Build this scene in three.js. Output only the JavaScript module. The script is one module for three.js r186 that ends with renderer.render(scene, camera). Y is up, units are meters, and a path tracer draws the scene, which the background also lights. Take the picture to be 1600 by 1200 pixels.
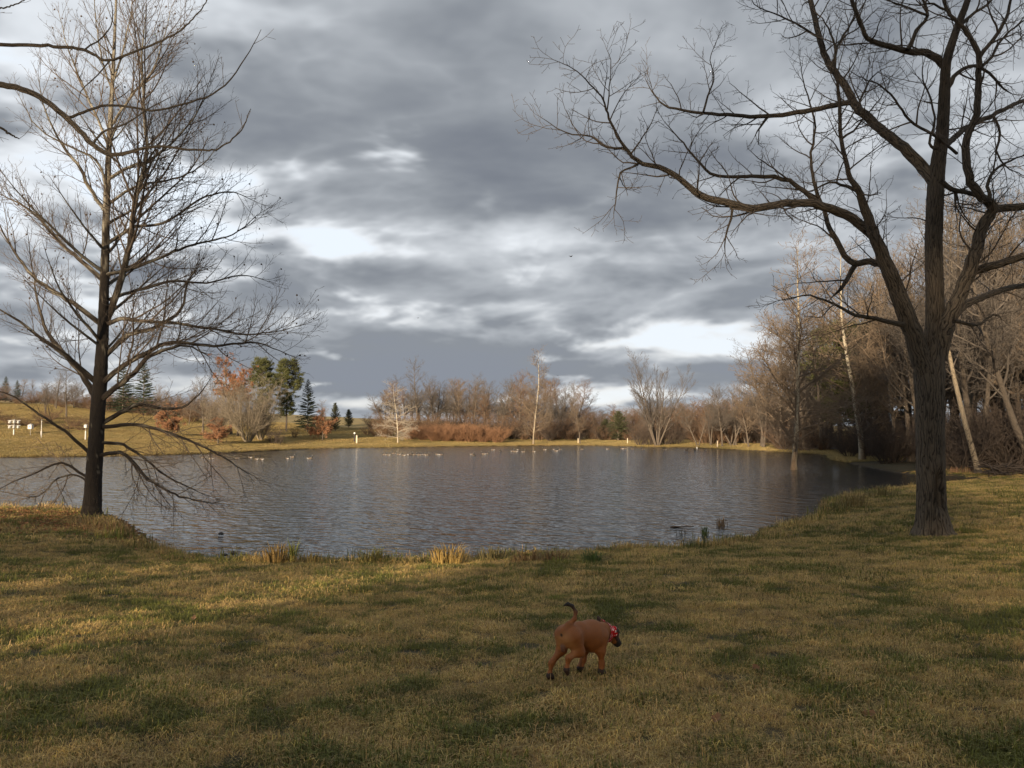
import * as THREE from 'three';
import { ImprovedNoise } from 'three/addons/math/ImprovedNoise.js';
import { MarchingCubes } from 'three/addons/objects/MarchingCubes.js';

// ---------------------------------------------------------------- camera, sky, sun, exposure
const scene = new THREE.Scene();
const EYE = 4.0, F = 1230, PITCH = Math.atan(65 / F);          // metres above the pond; focal length in 1600-px units
const camera = new THREE.PerspectiveCamera(2 * Math.atan(600 / F) * 180 / Math.PI, 4 / 3, 0.1, 4000);
camera.position.set(0, EYE, 0);
camera.rotation.set(PITCH, 0, 0);
const renderer = new THREE.WebGLRenderer({ antialias: true });
renderer.toneMapping = THREE.LinearToneMapping;
renderer.toneMappingExposure = 1.95;
renderer.shadowMap.enabled = true;

const SUN_AZ = -22 * Math.PI / 180, SUN_EL = 10 * Math.PI / 180;   // behind the camera, a little to the left, low
const sunDir = new THREE.Vector3(Math.sin(SUN_AZ) * Math.cos(SUN_EL), Math.sin(SUN_EL), Math.cos(SUN_AZ) * Math.cos(SUN_EL));
const sun = new THREE.DirectionalLight(new THREE.Color().setRGB(1, 0.80, 0.56), 5.0);
sun.name = 'sun';
sun.position.copy(sunDir).multiplyScalar(400);
sun.target.position.set(0, 0, -60);
sun.position.add(sun.target.position);
sun.castShadow = true;
sun.shadow.radius = 4.5;
Object.assign(sun.shadow.camera, { left: -220, right: 220, top: 160, bottom: -160, near: 1, far: 900 });
sun.shadow.mapSize.set(4096, 4096);
scene.add(sun, sun.target);

function rng(seed) {
  let a = seed >>> 0;
  const f = () => { a = (a + 0x6d2b79f5) | 0; let t = Math.imul(a ^ (a >>> 15), 1 | a); t = (t + Math.imul(t ^ (t >>> 7), 61 | t)) ^ t; return ((t ^ (t >>> 14)) >>> 0) / 4294967296; };
  f.r = (lo, hi) => lo + (hi - lo) * f();
  f.g = () => (f() + f() + f() + f() - 2) * 1.0;
  return f;
}
const { clamp, lerp, smoothstep } = THREE.MathUtils;
const PN = new ImprovedNoise();
const fbm = (x, y, z, oct) => { let s = 0, a = 1, n = 0; for (let i = 0; i < oct; i++) { s += a * PN.noise(x, y, z + i * 7.3); n += a; a *= 0.5; x *= 2.03; y *= 2.03; } return s / n; };

const fbm3 = (x, y, z, oct) => { let s = 0, a = 1, n = 0; for (let i = 0; i < oct; i++) { s += a * PN.noise(x, y, z); n += a; a *= 0.52; x = x * 2.03 + 7.1; y = y * 2.03 + 1.7; z = z * 2.03 + 3.3; } return s / n; };
// The sky: a deck of stratocumulus with breaks. Clouds lie on a flat layer, so they crowd together towards the horizon.
{
  const W = 4096, H = 2048, data = new Float32Array(W * H * 4);
  // breaks and heavy banks: azimuth, elevation, half widths (degrees), strength
  const breaks = [
    [-31, 14.5, 11, 4.6, 0.95], [-24, 13.5, 9, 3.4, 0.60], [-29, 25, 10, 6, 0.50], [-17, 15.8, 4.5, 1.4, 0.30], [-13.5, 12.9, 2.6, 1.1, 0.62], [-1.8, 16.1, 1.5, 0.9, 0.55], [1.5, 14.2, 4.5, 1.6, 0.20], [-5, 12.8, 9, 1.7, 0.14],
    [14.2, 6.2, 4.4, 1.15, 1.05], [10.5, 6.9, 4.0, 0.9, 0.55], [12, 5.0, 6, 0.9, 0.30], [0, 8.0, 4, 0.7, 0.30], [-4.5, 7.3, 3, 0.6, 0.18], [7.2, 2.3, 5.2, 0.62, 0.95], [-9, 1.6, 5, 0.5, 0.50], [-20, 2.6, 5, 0.8, 0.30], [30, 12, 8, 5, 0.12], [22, 19, 7, 4, 0.10],
    [-70, 15, 12, 5, 0.55], [75, 18, 14, 5, 0.5], [130, 16, 16, 5, 0.55], [-135, 15, 16, 5, 0.55], [175, 22, 14, 6, 0.5], [60, 6, 12, 2, 0.6], [-80, 5, 12, 2, 0.5], [110, 5, 14, 2, 0.6], [-150, 6, 14, 2, 0.6], [40, 55, 20, 8, 0.35], [-60, 50, 20, 8, 0.35], [150, 50, 20, 8, 0.35],
  ];
  const banks = [[-7, 3.4, 13, 2.0, 0.62], [-2, 19.5, 13, 3.6, 0.10], [5, 16.5, 7, 2.2, 0.08], [-9, 23.5, 13, 4, 0.05], [16, 3.6, 6, 0.9, 0.20], [2, 5.3, 8, 1.0, 0.12], [5, 9.3, 7, 1.2, 0.05]];
  const ramp = [[0.0, 0.072, 0.082, 0.104], [0.25, 0.146, 0.159, 0.177], [0.5, 0.246, 0.262, 0.282], [0.75, 0.350, 0.370, 0.394], [1.0, 0.425, 0.448, 0.475], [1.4, 0.440, 0.482, 0.530]];
  const D = 180 / Math.PI;
  for (let row = H / 2 - 4; row < H; row++) {
    const el = ((row + 0.5) / H - 0.5) * Math.PI, sy = Math.max(Math.sin(el), 0), cy = Math.cos(el), eD = el * D;
    for (let col = 0; col < W; col++) {
      const a = ((col + 0.5) / W - 0.5) * 2 * Math.PI, x = Math.cos(a) * cy, z = Math.sin(a) * cy;
      const k = 1 / (sy + 0.22), u = x * k, v = z * k, w = Math.log(sy + 0.07) * 0.52;
      const wx = fbm3(u * 1.1 + 3.1, w * 1.1, v * 1.1, 2), wz = fbm3(u * 1.1 - 8.2, w * 1.1 + 4, v * 1.1, 2);
      const big = fbm3(u * 0.8 + wx * 0.6, w * 1.3 + wz * 0.5, v * 0.8 + 11.5, 3), fine = fbm3(u * 3.1 + wx * 1.0, w * 4.0 + wz * 0.9, v * 3.1 + wx, 5);
      const puff = 0.30 - Math.abs(fbm3(u * 2.3 - wz * 0.7, w * 3.2 + wx * 0.6, v * 2.3 + 31, 5)) * 1.9;
      let L = 0.37 + 0.42 * big + 0.34 * fine + 0.36 * puff + 0.05 * Math.exp(-eD / 6);
      let az = Math.atan2(x, -z) * D;
      const ragged = 1.5 * fine + 0.5 * big + 0.5 * puff;
      for (const [ba, be, wa, we, s] of breaks) {
        let da = az - ba; if (da > 180) da -= 360; if (da < -180) da += 360;
        const q = (da / wa) ** 2 + ((eD - be) / we) ** 2;
        if (q < 9) L += s * smoothstep(Math.exp(-q * 0.7) + ragged * 0.75, 0.2, 1.15);
      }
      for (const [ba, be, wa, we, s] of banks) { const q = ((az - ba) / wa) ** 2 + ((eD - be) / we) ** 2; if (q < 9) L -= s * clamp(Math.exp(-q) * (1 + ragged * 0.8), 0, 1.2); }
      if (L < 0.24) L = 0.24 * Math.exp((L - 0.24) / 0.24);      // thick cloud never quite goes flat
      L = clamp(L, 0, 1.4);
      let i = 0; while (i < ramp.length - 2 && L > ramp[i + 1][0]) i++;
      const A = ramp[i], B = ramp[i + 1], t = (L - A[0]) / (B[0] - A[0]), o = (row * W + col) * 4;
      const warm = L > 0.45 ? 0.06 * Math.exp(-eD / 5) * clamp((L - 0.45) * 3, 0, 1) : 0;   // thin cloud near the horizon is cream
      data[o] = lerp(A[1], B[1], t) * (1 + warm); data[o + 1] = lerp(A[2], B[2], t); data[o + 2] = lerp(A[3], B[3], t) * (1 - warm * 1.6); data[o + 3] = 1;
    }
  }
  for (let row = 0; row < H / 2 - 4; row++) for (let col = 0; col < W; col++) { const o = (row * W + col) * 4; data[o] = 0.2; data[o + 1] = 0.19; data[o + 2] = 0.17; data[o + 3] = 1; }
  const sky = new THREE.DataTexture(data, W, H, THREE.RGBAFormat, THREE.FloatType);
  sky.mapping = THREE.EquirectangularReflectionMapping;
  sky.magFilter = sky.minFilter = THREE.LinearFilter;
  sky.needsUpdate = true;
  scene.background = sky;
  scene.environment = sky;
}

// ---------------------------------------------------------------- helpers
const V = (x, y, z) => new THREE.Vector3(x, y, z);
const taken = new Map();
function numbered(n) { const k = taken.get(n) ?? 0; taken.set(n, k + 1); return k ? n + '_' + String(k).padStart(3, '0') : n; }
function tag(o, label, category, group, kind) {
  o.userData = { label, category };
  if (group) o.userData.group = group;
  if (kind) o.userData.kind = kind;
  return o;
}
function top(o, name, label, category, group, kind) { o.name = numbered(name); tag(o, label, category, group, kind); scene.add(o); return o; }
function shade(o) { o.traverse((c) => { if (c.isMesh) { c.castShadow = true; c.receiveShadow = true; } }); }
const cp = Math.cos(PITCH), sp = Math.sin(PITCH);
// the point D metres ahead of the camera that a photograph position looks at
function at(px, py, D) { const x = (px - 800) / F, y = -(py - 600) / F; const dy = y * cp + sp, dz = -cp + y * sp, k = -D / dz; return V(x * k, EYE + dy * k, dz * k); }
function onLevel(px, py, level = 0) { const x = (px - 800) / F, y = -(py - 600) / F; const dy = y * cp + sp, dz = -cp + y * sp, k = (level - EYE) / dy; return V(x * k, level, dz * k); }

class MB {                                                     // collects tubes and faces for one mesh
  constructor() { this.p = []; this.n = []; this.uv = []; this.c = []; this.i = []; }
  get count() { return this.p.length / 3; }
  tube(path, radii, sides, { color, disp, cap = true, vScale = 1 } = {}) {
    const m = path.length, base = this.count, T = V(), N = V(), B = V(), q = new THREE.Quaternion(), T0 = V(), tmp = V();
    let along = 0;
    for (let k = 0; k < m; k++) {
      T.copy(path[Math.min(k + 1, m - 1)]).sub(path[Math.max(k - 1, 0)]).normalize();
      if (k === 0) { N.set(Math.abs(T.y) > 0.9 ? 1 : 0, Math.abs(T.y) > 0.9 ? 0 : 1, 0); N.addScaledVector(T, -N.dot(T)).normalize(); } else { q.setFromUnitVectors(T0, T); N.applyQuaternion(q); N.addScaledVector(T, -N.dot(T)).normalize(); along += path[k].distanceTo(path[k - 1]); }
      T0.copy(T); B.crossVectors(T, N);
      const r = radii[k], round = Math.max(1, Math.round(2 * Math.PI * radii[0] * vScale * 0.999)) ;
      for (let s = 0; s <= sides; s++) {
        const th = (s / sides) * Math.PI * 2, c = Math.cos(th), d = Math.sin(th);
        tmp.set(N.x * c + B.x * d, N.y * c + B.y * d, N.z * c + B.z * d);
        const rr = disp ? r * disp(s === sides ? 0 : th, along, path[k], tmp) : r;
        this.p.push(path[k].x + tmp.x * rr, path[k].y + tmp.y * rr, path[k].z + tmp.z * rr);
        this.n.push(tmp.x, tmp.y, tmp.z);
        this.uv.push((s / sides) * round, along * vScale);
        if (color) { const cc = color(path[k], tmp, r); this.c.push(cc[0], cc[1], cc[2]); }
      }
    }
    const w = sides + 1;
    for (let k = 0; k < m - 1; k++) for (let s = 0; s < sides; s++) { const a = base + k * w + s, b = a + w; this.i.push(a, a + 1, b, a + 1, b + 1, b); }
    if (cap) { const e = base + (m - 1) * w; for (let s = 1; s < sides - 1; s++) this.i.push(e, e + s, e + s + 1); }
    return this;
  }
  tri(a, b, c, col) {
    const base = this.count, n = V().subVectors(b, a).cross(V().subVectors(c, a)).normalize();
    for (const v of [a, b, c]) { this.p.push(v.x, v.y, v.z); this.n.push(n.x, n.y, n.z); this.uv.push(0, 0); if (col) this.c.push(...col); }
    this.i.push(base, base + 1, base + 2);
  }
  quad(a, b, c, d, col) { this.tri(a, b, c, col); this.tri(a, c, d, col); }
  geometry(smooth) {
    const g = new THREE.BufferGeometry();
    g.setAttribute('position', new THREE.Float32BufferAttribute(this.p, 3));
    g.setAttribute('normal', new THREE.Float32BufferAttribute(this.n, 3));
    g.setAttribute('uv', new THREE.Float32BufferAttribute(this.uv, 2));
    if (this.c.length === this.p.length) g.setAttribute('color', new THREE.Float32BufferAttribute(this.c, 3));
    g.setIndex(this.i);
    if (smooth) g.computeVertexNormals();
    return g;
  }
  mesh(name, material, parent, smooth) { const o = new THREE.Mesh(this.geometry(smooth), material); o.name = name; o.castShadow = o.receiveShadow = true; if (parent) parent.add(o); return o; }
}
const lin = (r, g, b) => new THREE.Color().setRGB(r, g, b);
const std = (c, rough = 0.9, more = {}) => new THREE.MeshStandardMaterial({ color: lin(...c), roughness: rough, ...more });

// bark relief and tone, tiled: u round the trunk, v along it
function barkTexture(size, ridges, seed, contrast) {
  const d = new Uint8Array(size * size * 4), h = new Uint8Array(size * size * 4), T = Math.PI * 2;
  for (let y = 0; y < size; y++) for (let x = 0; x < size; x++) {
    const u = x / size, v = y / size, cu = Math.cos(u * T), su = Math.sin(u * T), cv = Math.cos(v * T), sv = Math.sin(v * T);
    const w = PN.noise(cu * 1.3 + seed, su * 1.3 + cv * 0.9, sv * 0.9) * 1.1 + PN.noise(cu * 3 + seed, su * 3 + cv * 2, sv * 2 + 4) * 0.45;
    let r = 1 - Math.abs(Math.sin((u * ridges + w) * Math.PI));                           // furrows
    r = 1 - r ** 2.2;
    const f = PN.noise(cu * 9 + 5, su * 9 + cv * 7, sv * 7 + seed) * 0.5 + PN.noise(cu * 24, su * 24 + cv * 20, sv * 20 + seed) * 0.3;
    const k = clamp(r * (0.85 + f * 0.3) + f * 0.14, 0, 1), o = (y * size + x) * 4, tone = clamp(1 - contrast + contrast * k + f * 0.18, 0.15, 1);
    d[o] = d[o + 1] = d[o + 2] = 255 * Math.sqrt(tone); d[o + 3] = 255;
    h[o] = h[o + 1] = h[o + 2] = 255 * k; h[o + 3] = 255;
  }
  const make = (a, cs) => { const t = new THREE.DataTexture(a, size, size); t.wrapS = t.wrapT = THREE.RepeatWrapping; t.magFilter = THREE.LinearFilter; if (cs) t.colorSpace = THREE.SRGBColorSpace; t.needsUpdate = true; return t; };
  return [make(d, true), make(h, false)];
}
const [barkMap, barkBump] = barkTexture(512, 9, 3.7, 0.8);
const [softMap, softBump] = barkTexture(256, 5, 8.1, 0.45);
for (const t of [barkMap, barkBump]) t.repeat.set(1, 0.45);
for (const t of [softMap, softBump]) t.repeat.set(1.5, 0.8);

// ---------------------------------------------------------------- the lie of the land
const shorePx = [[-330, 801], [-120, 801], [0, 800], [90, 800], [150, 803], [178, 816], [200, 832], [236, 852], [285, 870], [335, 881], [420, 884], [500, 885], [570, 883], [640, 884], [700, 881], [780, 874], [860, 869], [930, 867], [1000, 863], [1060, 862], [1110, 856], [1165, 848], [1178, 836], [1215, 826], [1268, 812], [1284, 797], [1282, 786], [1330, 773], [1400, 764], [1470, 757], [1530, 752],
  [1500, 746], [1425, 743], [1380, 735], [1340, 727], [1318, 722], [1300, 718], [1300, 712], [1230, 707], [1150, 703], [1090, 700], [1040, 699], [960, 697], [900, 696], [800, 697], [700, 698], [620, 699.5], [540, 700.5], [470, 702], [410, 705], [340, 708.5], [240, 712], [120, 714], [0, 715], [-160, 717], [-330, 722]];
const shore = shorePx.map(([x, y]) => { const p = onLevel(x, y); return [p.x, p.z]; });
shore.push([-92, -72], [-80, -50], [-56, -40]);
function shoreDist(x, z) {                                     // negative over water
  let best = 1e9, inside = false;
  for (let i = 0, j = shore.length - 1; i < shore.length; j = i++) {
    const [ax, az] = shore[j], [bx, bz] = shore[i], ex = bx - ax, ez = bz - az, t = clamp(((x - ax) * ex + (z - az) * ez) / (ex * ex + ez * ez), 0, 1);
    const dx = x - ax - ex * t, dz = z - az - ez * t, d = dx * dx + dz * dz;
    if (d < best) best = d;
    if ((az > z) !== (bz > z) && x < ex * (z - az) / ez + ax) inside = !inside;
  }
  return inside ? -Math.sqrt(best) : Math.sqrt(best);
}
const curve = (pts, t) => { if (t <= pts[0][0]) return pts[0][1]; for (let i = 1; i < pts.length; i++) if (t < pts[i][0]) return lerp(pts[i - 1][1], pts[i][1], smoothstep(t, pts[i - 1][0], pts[i][0])); return pts[pts.length - 1][1]; };
function height(x, z) {
  let s = shoreDist(x, z);
  s += 0.35 * PN.noise(x * 0.6, z * 0.6, 3) + 0.14 * PN.noise(x * 2.1, z * 2.1, 8);      // an uneven water's edge
  if (s < 0) return Math.max(-1.4, s * 0.22) - 0.03;
  const d = -z, a = x / Math.max(d, 20);
  const far = smoothstep(d, 66, 96), slopeFar = curve([[-0.62, 0.118], [-0.35, 0.095], [-0.15, 0.075], [0.02, 0.035], [0.2, 0.018], [0.5, 0.022]], a), capFar = curve([[-0.6, 13], [-0.3, 8.5], [-0.12, 6.0], [0.05, 3.0], [0.25, 2.0], [0.6, 2.6]], a);
  const right = smoothstep(x, 14, 30) * smoothstep(d, 30, 55);
  const slope = lerp(lerp(0.098, 0.05, right), slopeFar, far), cap = lerp(lerp(4.5, 3.0, right), capFar, far);
  let h = cap * (1 - Math.exp(-slope * s / cap * 1.0 - (slope * s / cap) ** 2 * 0.35));
  h += 0.13 * smoothstep(s, 0, 0.45) + 0.02;
  h += Math.min(1, s * 0.3) * (0.05 * PN.noise(x * 0.45, z * 0.45, 1) + 0.025 * PN.noise(x * 1.7, z * 1.7, 2));
  if (d > 90) h += Math.min(1, s * 0.03) * 0.5 * PN.noise(x * 0.05, z * 0.05, 4);
  return h;
}
function ground(px, py) {                                      // where the line of sight through a photograph position meets the land
  let D = 3.5, last = D;
  for (; D < 400; D *= 1.01) { const p = at(px, py, D); if (p.y < height(p.x, p.z)) { let lo = last, hi = D; for (let i = 0; i < 14; i++) { const m = (lo + hi) / 2, q = at(px, py, m); if (q.y < height(q.x, q.z)) hi = m; else lo = m; } return at(px, py, hi); } last = D; }
  return at(px, py, 400);
}
const stand = (px, D) => { const x = (px - 800) / F * D; return V(x, height(x, -D), -D); };   // a spot on the land at a given distance
const topAt = (py, D, base) => at(800, py, D).y - base.y;                                      // height that reaches up to a given line

// what grows where: 0 straw .. 1 green
const greenness = (x, z) => clamp(0.5 + 1.5 * fbm(x * 0.42 + 4, z * 0.55, 9, 4) + 0.8 * PN.noise(x * 1.7, z * 1.7, 5), 0, 1);
const woody = (x, z) => { const d = -z; return smoothstep(x - 0.30 * d + 3 * PN.noise(x * 0.1, z * 0.1, 2), 5, 9) * smoothstep(d, 52, 60) * (1 - smoothstep(d, 135, 160)) * smoothstep(shoreDist(x, z), 5, 9); };
{
  const span = (list) => { const out = []; for (const [from, to, step] of list) for (let v = from; v < to - 1e-6; v += step) out.push(v); return out; };
  const grow = (start, end, f, first) => { const out = []; let v = start, s = first; while (v < end) { out.push(v); v += s; s *= f; } out.push(end); return out; };
  const side = grow(48, 1800, 1.16, 0.7), xs = [...side.map((v) => -v).reverse(), ...span([[-47.6, 47.9, 0.4]]), ...side];
  const zs = [...grow(8, 320, 1.2, 0.6).reverse().map((v) => v), ...span([[-7.7, 62, 0.33]]).map((v) => -v), ...span([[62.2, 190, 0.9]]).map((v) => -v), ...grow(190, 1900, 1.13, 1.2).map((v) => -v)];
  const nx = xs.length, nz = zs.length, p = new Float32Array(nx * nz * 3), uv = new Float32Array(nx * nz * 2), col = new Float32Array(nx * nz * 3), idx = [];
  const straw = [0.130, 0.092, 0.042], green = [0.058, 0.058, 0.020], mud = [0.062, 0.045, 0.03], litter = [0.105, 0.066, 0.038], field = [0.54, 0.40, 0.16];
  for (let j = 0; j < nz; j++) for (let i = 0; i < nx; i++) {
    const x = xs[i], z = zs[j], o = j * nx + i, y = height(x, z);
    p.set([x, y, z], o * 3); uv.set([x / 3, z / 3], o * 2);
    const d = -z, gr = greenness(x, z) * (d > 95 ? 0.18 : 0.85), wd = woody(x, z), fieldy = smoothstep(d, 95, 125), wet = 1 - smoothstep(y + 0.06 * PN.noise(x * 3, z * 3, 1), 0.02, 0.16);
    for (let c = 0; c < 3; c++) { let k = lerp(lerp(straw[c], field[c], fieldy), green[c], gr); k = lerp(k, litter[c], wd); if (d > 88) k = lerp(k, [0.56, 0.42, 0.22][c], 0.7 * (1 - smoothstep(y + 0.1 * PN.noise(x * 0.7, z * 0.7, 6), 0.18, 0.42))); k = lerp(k, mud[c], wet); col[o * 3 + c] = k; }
    if (i < nx - 1 && j < nz - 1) idx.push(o, o + nx, o + 1, o + 1, o + nx, o + nx + 1);
  }
  const g = new THREE.BufferGeometry();
  g.setAttribute('position', new THREE.BufferAttribute(p, 3)); g.setAttribute('uv', new THREE.BufferAttribute(uv, 2)); g.setAttribute('color', new THREE.BufferAttribute(col, 3)); g.setIndex(idx); g.computeVertexNormals();
  if (g.attributes.normal.getY(5000) < 0) { g.setIndex(idx.map((v, k) => idx[k - (k % 3) + [0, 2, 1][k % 3]])); g.computeVertexNormals(); }
  // thatch: short pale and dark strands
  const S = 512, a = new Uint8Array(S * S * 4), b = new Float32Array(S * S).fill(0.8), R = rng(5);
  for (let k = 0; k < 150000; k++) { let x = R() * S, y = R() * S; const th = R() * 6.28, len = R.r(5, 17), t = R.r(0.35, 1.0); for (let q = 0; q < len; q++) { const o = ((y | 0) & 511) * S + ((x | 0) & 511); b[o] = lerp(b[o], t, 0.75); x += Math.cos(th); y += Math.sin(th); } }
  for (let k = 0; k < S * S; k++) { const v = 255 * Math.sqrt(b[k]); a.set([v, v * 0.99, v * 0.96, 255], k * 4); }
  const t = new THREE.DataTexture(a, S, S); t.wrapS = t.wrapT = THREE.RepeatWrapping; t.magFilter = THREE.LinearFilter; t.colorSpace = THREE.SRGBColorSpace; t.needsUpdate = true;
  const o = new THREE.Mesh(g, new THREE.MeshStandardMaterial({ vertexColors: true, map: t, bumpMap: t, bumpScale: 0.03, roughness: 1 }));
  o.receiveShadow = o.castShadow = true;
  top(o, 'ground', 'grassy land sloping down to the pond and rising beyond it', 'ground', null, 'structure');
}
{
  // wind ripples, tiled every 22 m: many small waves, mostly running one way
  const S = 1024, T = 22, R = rng(77), hgt = new Float32Array(S * S), waves = [];
  for (let k = 0; k < 90; k++) {
    const lam = 0.22 * Math.pow(9, Math.pow(R(), 1.3)), th = 1.0 + R.g() * 0.85, n = T / lam, kx = Math.round(n * Math.cos(th)), kz = Math.round(n * Math.sin(th));
    if (kz <= 0) continue;
    waves.push([kx, kz, 0.0024 * Math.pow(T / Math.hypot(kx, kz), 0.9), R() * 6.28]);
  }
  const sinT = new Float32Array(8192).map((_, i) => Math.sin(i / 8192 * 2 * Math.PI));
  for (const [kx, kz, amp, ph] of waves) { const p0 = ph / 6.283185 * 8192; for (let y = 0; y < S; y++) for (let x = 0; x < S; x++) { const p = (kx * x + kz * y) * 8 + p0 | 0; hgt[y * S + x] += amp * (sinT[p & 8191] - 0.38 * sinT[(2 * p) & 8191] + 0.14 * sinT[(3 * p) & 8191]); } }
  const a = new Float32Array(S * S * 4), cell = T / S;
  for (let y = 0; y < S; y++) for (let x = 0; x < S; x++) {
    const hx = (hgt[y * S + ((x + 1) & 1023)] - hgt[y * S + ((x - 1) & 1023)]) / (2 * cell), hz = (hgt[((y + 1) & 1023) * S + x] - hgt[((y - 1) & 1023) * S + x]) / (2 * cell), l = 1 / Math.hypot(hx, hz, 1);
    a.set([-hx * l * 0.5 + 0.5, -hz * l * 0.5 + 0.5, l * 0.5 + 0.5, 1], (y * S + x) * 4);
  }
  let sum = 0; for (let k = 0; k < S * S; k++) sum += (a[k * 4] * 2 - 1) ** 2 + (a[k * 4 + 1] * 2 - 1) ** 2;
  console.log('ripple slope rms', Math.sqrt(sum / S / S).toFixed(3));
  const t = new THREE.DataTexture(a, S, S, THREE.RGBAFormat, THREE.FloatType); t.wrapS = t.wrapT = THREE.RepeatWrapping; t.magFilter = THREE.LinearFilter; t.needsUpdate = true;
  const g = new THREE.PlaneGeometry(240, 190, 1, 1), uv = g.attributes.uv;
  for (let i = 0; i < uv.count; i++) uv.setXY(i, uv.getX(i) * 240 / T, uv.getY(i) * 190 / T);
  g.rotateX(-Math.PI / 2);
  const o = new THREE.Mesh(g, new THREE.MeshPhysicalMaterial({ color: lin(0.022, 0.026, 0.029), roughness: 0.11, ior: 1.33, normalMap: t, normalScale: new THREE.Vector2(1, 1) }));
  o.position.set(10, 0, -110); o.receiveShadow = true;
  top(o, 'pond_water', 'grey wind-rippled water of the pond', 'water', null, 'structure');
}

// ---------------------------------------------------------------- trees
// A style lists, level by level: branches per metre, length, angle from the parent, how much it wanders, how it turns up (+) or down (-)
function spawn(mb, path, radii, lvl, S, R, limit) {
  const lv = S.levels[lvl]; if (!lv) return;
  let L = 0; const cum = [0]; for (let k = 1; k < path.length; k++) cum.push(L += path[k].distanceTo(path[k - 1]));
  const n = Math.max(lv.min ?? 0, Math.round(L * lv.per * R.r(0.8, 1.2))); let az = R() * 6.28;
  const T = V(), N = V(), B = V();
  for (let k = 0; k < n; k++) {
    const t = lerp(lv.from ?? 0.15, 1, (k + R()) / n), s = t * L; let q = 1; while (q < path.length - 1 && cum[q] < s) q++;
    const f = clamp((s - cum[q - 1]) / (cum[q] - cum[q - 1] + 1e-9), 0, 1), pos = V().lerpVectors(path[q - 1], path[q], f), r = lerp(radii[q - 1], radii[q], f);
    T.subVectors(path[q], path[q - 1]).normalize(); N.set(Math.abs(T.y) > 0.9 ? 1 : 0, Math.abs(T.y) > 0.9 ? 0 : 1, 0); N.addScaledVector(T, -N.dot(T)).normalize(); B.crossVectors(T, N);
    az += 2.4 + R.g() * 0.9;
    const ang = lv.ang * R.r(0.65, 1.3), dir = V().addScaledVector(T, Math.cos(ang)).addScaledVector(N, Math.sin(ang) * Math.cos(az)).addScaledVector(B, Math.sin(ang) * Math.sin(az));
    let len = (lv.len ?? L * lv.ratio) * R.r(0.45, 1.15) * (1 - (lv.fall ?? 0.5) * t); if (limit) len = Math.min(len, limit(pos, dir) );
    if (len < 0.08) continue;
    branch(mb, pos, dir, len, Math.min(r * 0.72, Math.max(S.tip, len * lv.thick)), lvl, S, R, limit);
  }
}
function branch(mb, pos, dir, len, r0, lvl, S, R, limit) {
  const lv = S.levels[lvl], seg = clamp(Math.round(len / (lv.seg ?? 0.3)), lvl === S.levels.length - 1 ? 1 : 2, 9), path = [pos.clone()], radii = [r0], d = dir.clone().normalize(), p = pos.clone(), step = len / seg;
  for (let k = 1; k <= seg; k++) {
    d.x += R.g() * lv.wander; d.z += R.g() * lv.wander; d.y += R.g() * lv.wander + lv.up * step / Math.max(0.3, len) * (lv.late ? k / seg : 1); d.normalize();
    p.addScaledVector(d, step); path.push(p.clone()); radii.push(Math.max(S.tip * 0.8, lerp(r0, Math.max(S.tip * 0.8, r0 * 0.25), k / seg)));
  }
  mb.tube(path, radii, r0 > 0.06 ? 7 : r0 > 0.025 ? 5 : 3, { cap: r0 > 0.03, color: S.color, vScale: 1 });
  if (S.ends && lvl >= S.levels.length - 1) S.ends(path, R);
  spawn(mb, path, radii, lvl + 1, S, R, limit);
}
function smooth(pts, radii, step, R, jig) {                    // a limb through given points, subdivided and slightly crooked
  const c = new THREE.CatmullRomCurve3(pts, false, 'centripetal'), L = c.getLength(), n = Math.max(3, Math.round(L / step)), path = [], rr = [];
  for (let k = 0; k <= n; k++) {
    const t = k / n, p = c.getPoint(t), f = t * (pts.length - 1), i = Math.min(pts.length - 2, Math.floor(f));
    if (k && k < n) p.add(V(R.g() * jig, R.g() * jig, R.g() * jig));
    path.push(p); rr.push(lerp(radii[i], radii[i + 1], f - i));
  }
  return [path, rr];
}
const darkBark = std([0.165, 0.128, 0.09], 0.95, { map: barkMap, bumpMap: barkBump, bumpScale: 0.06 });
const darkTwig = std([0.098, 0.074, 0.054], 0.9);

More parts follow.
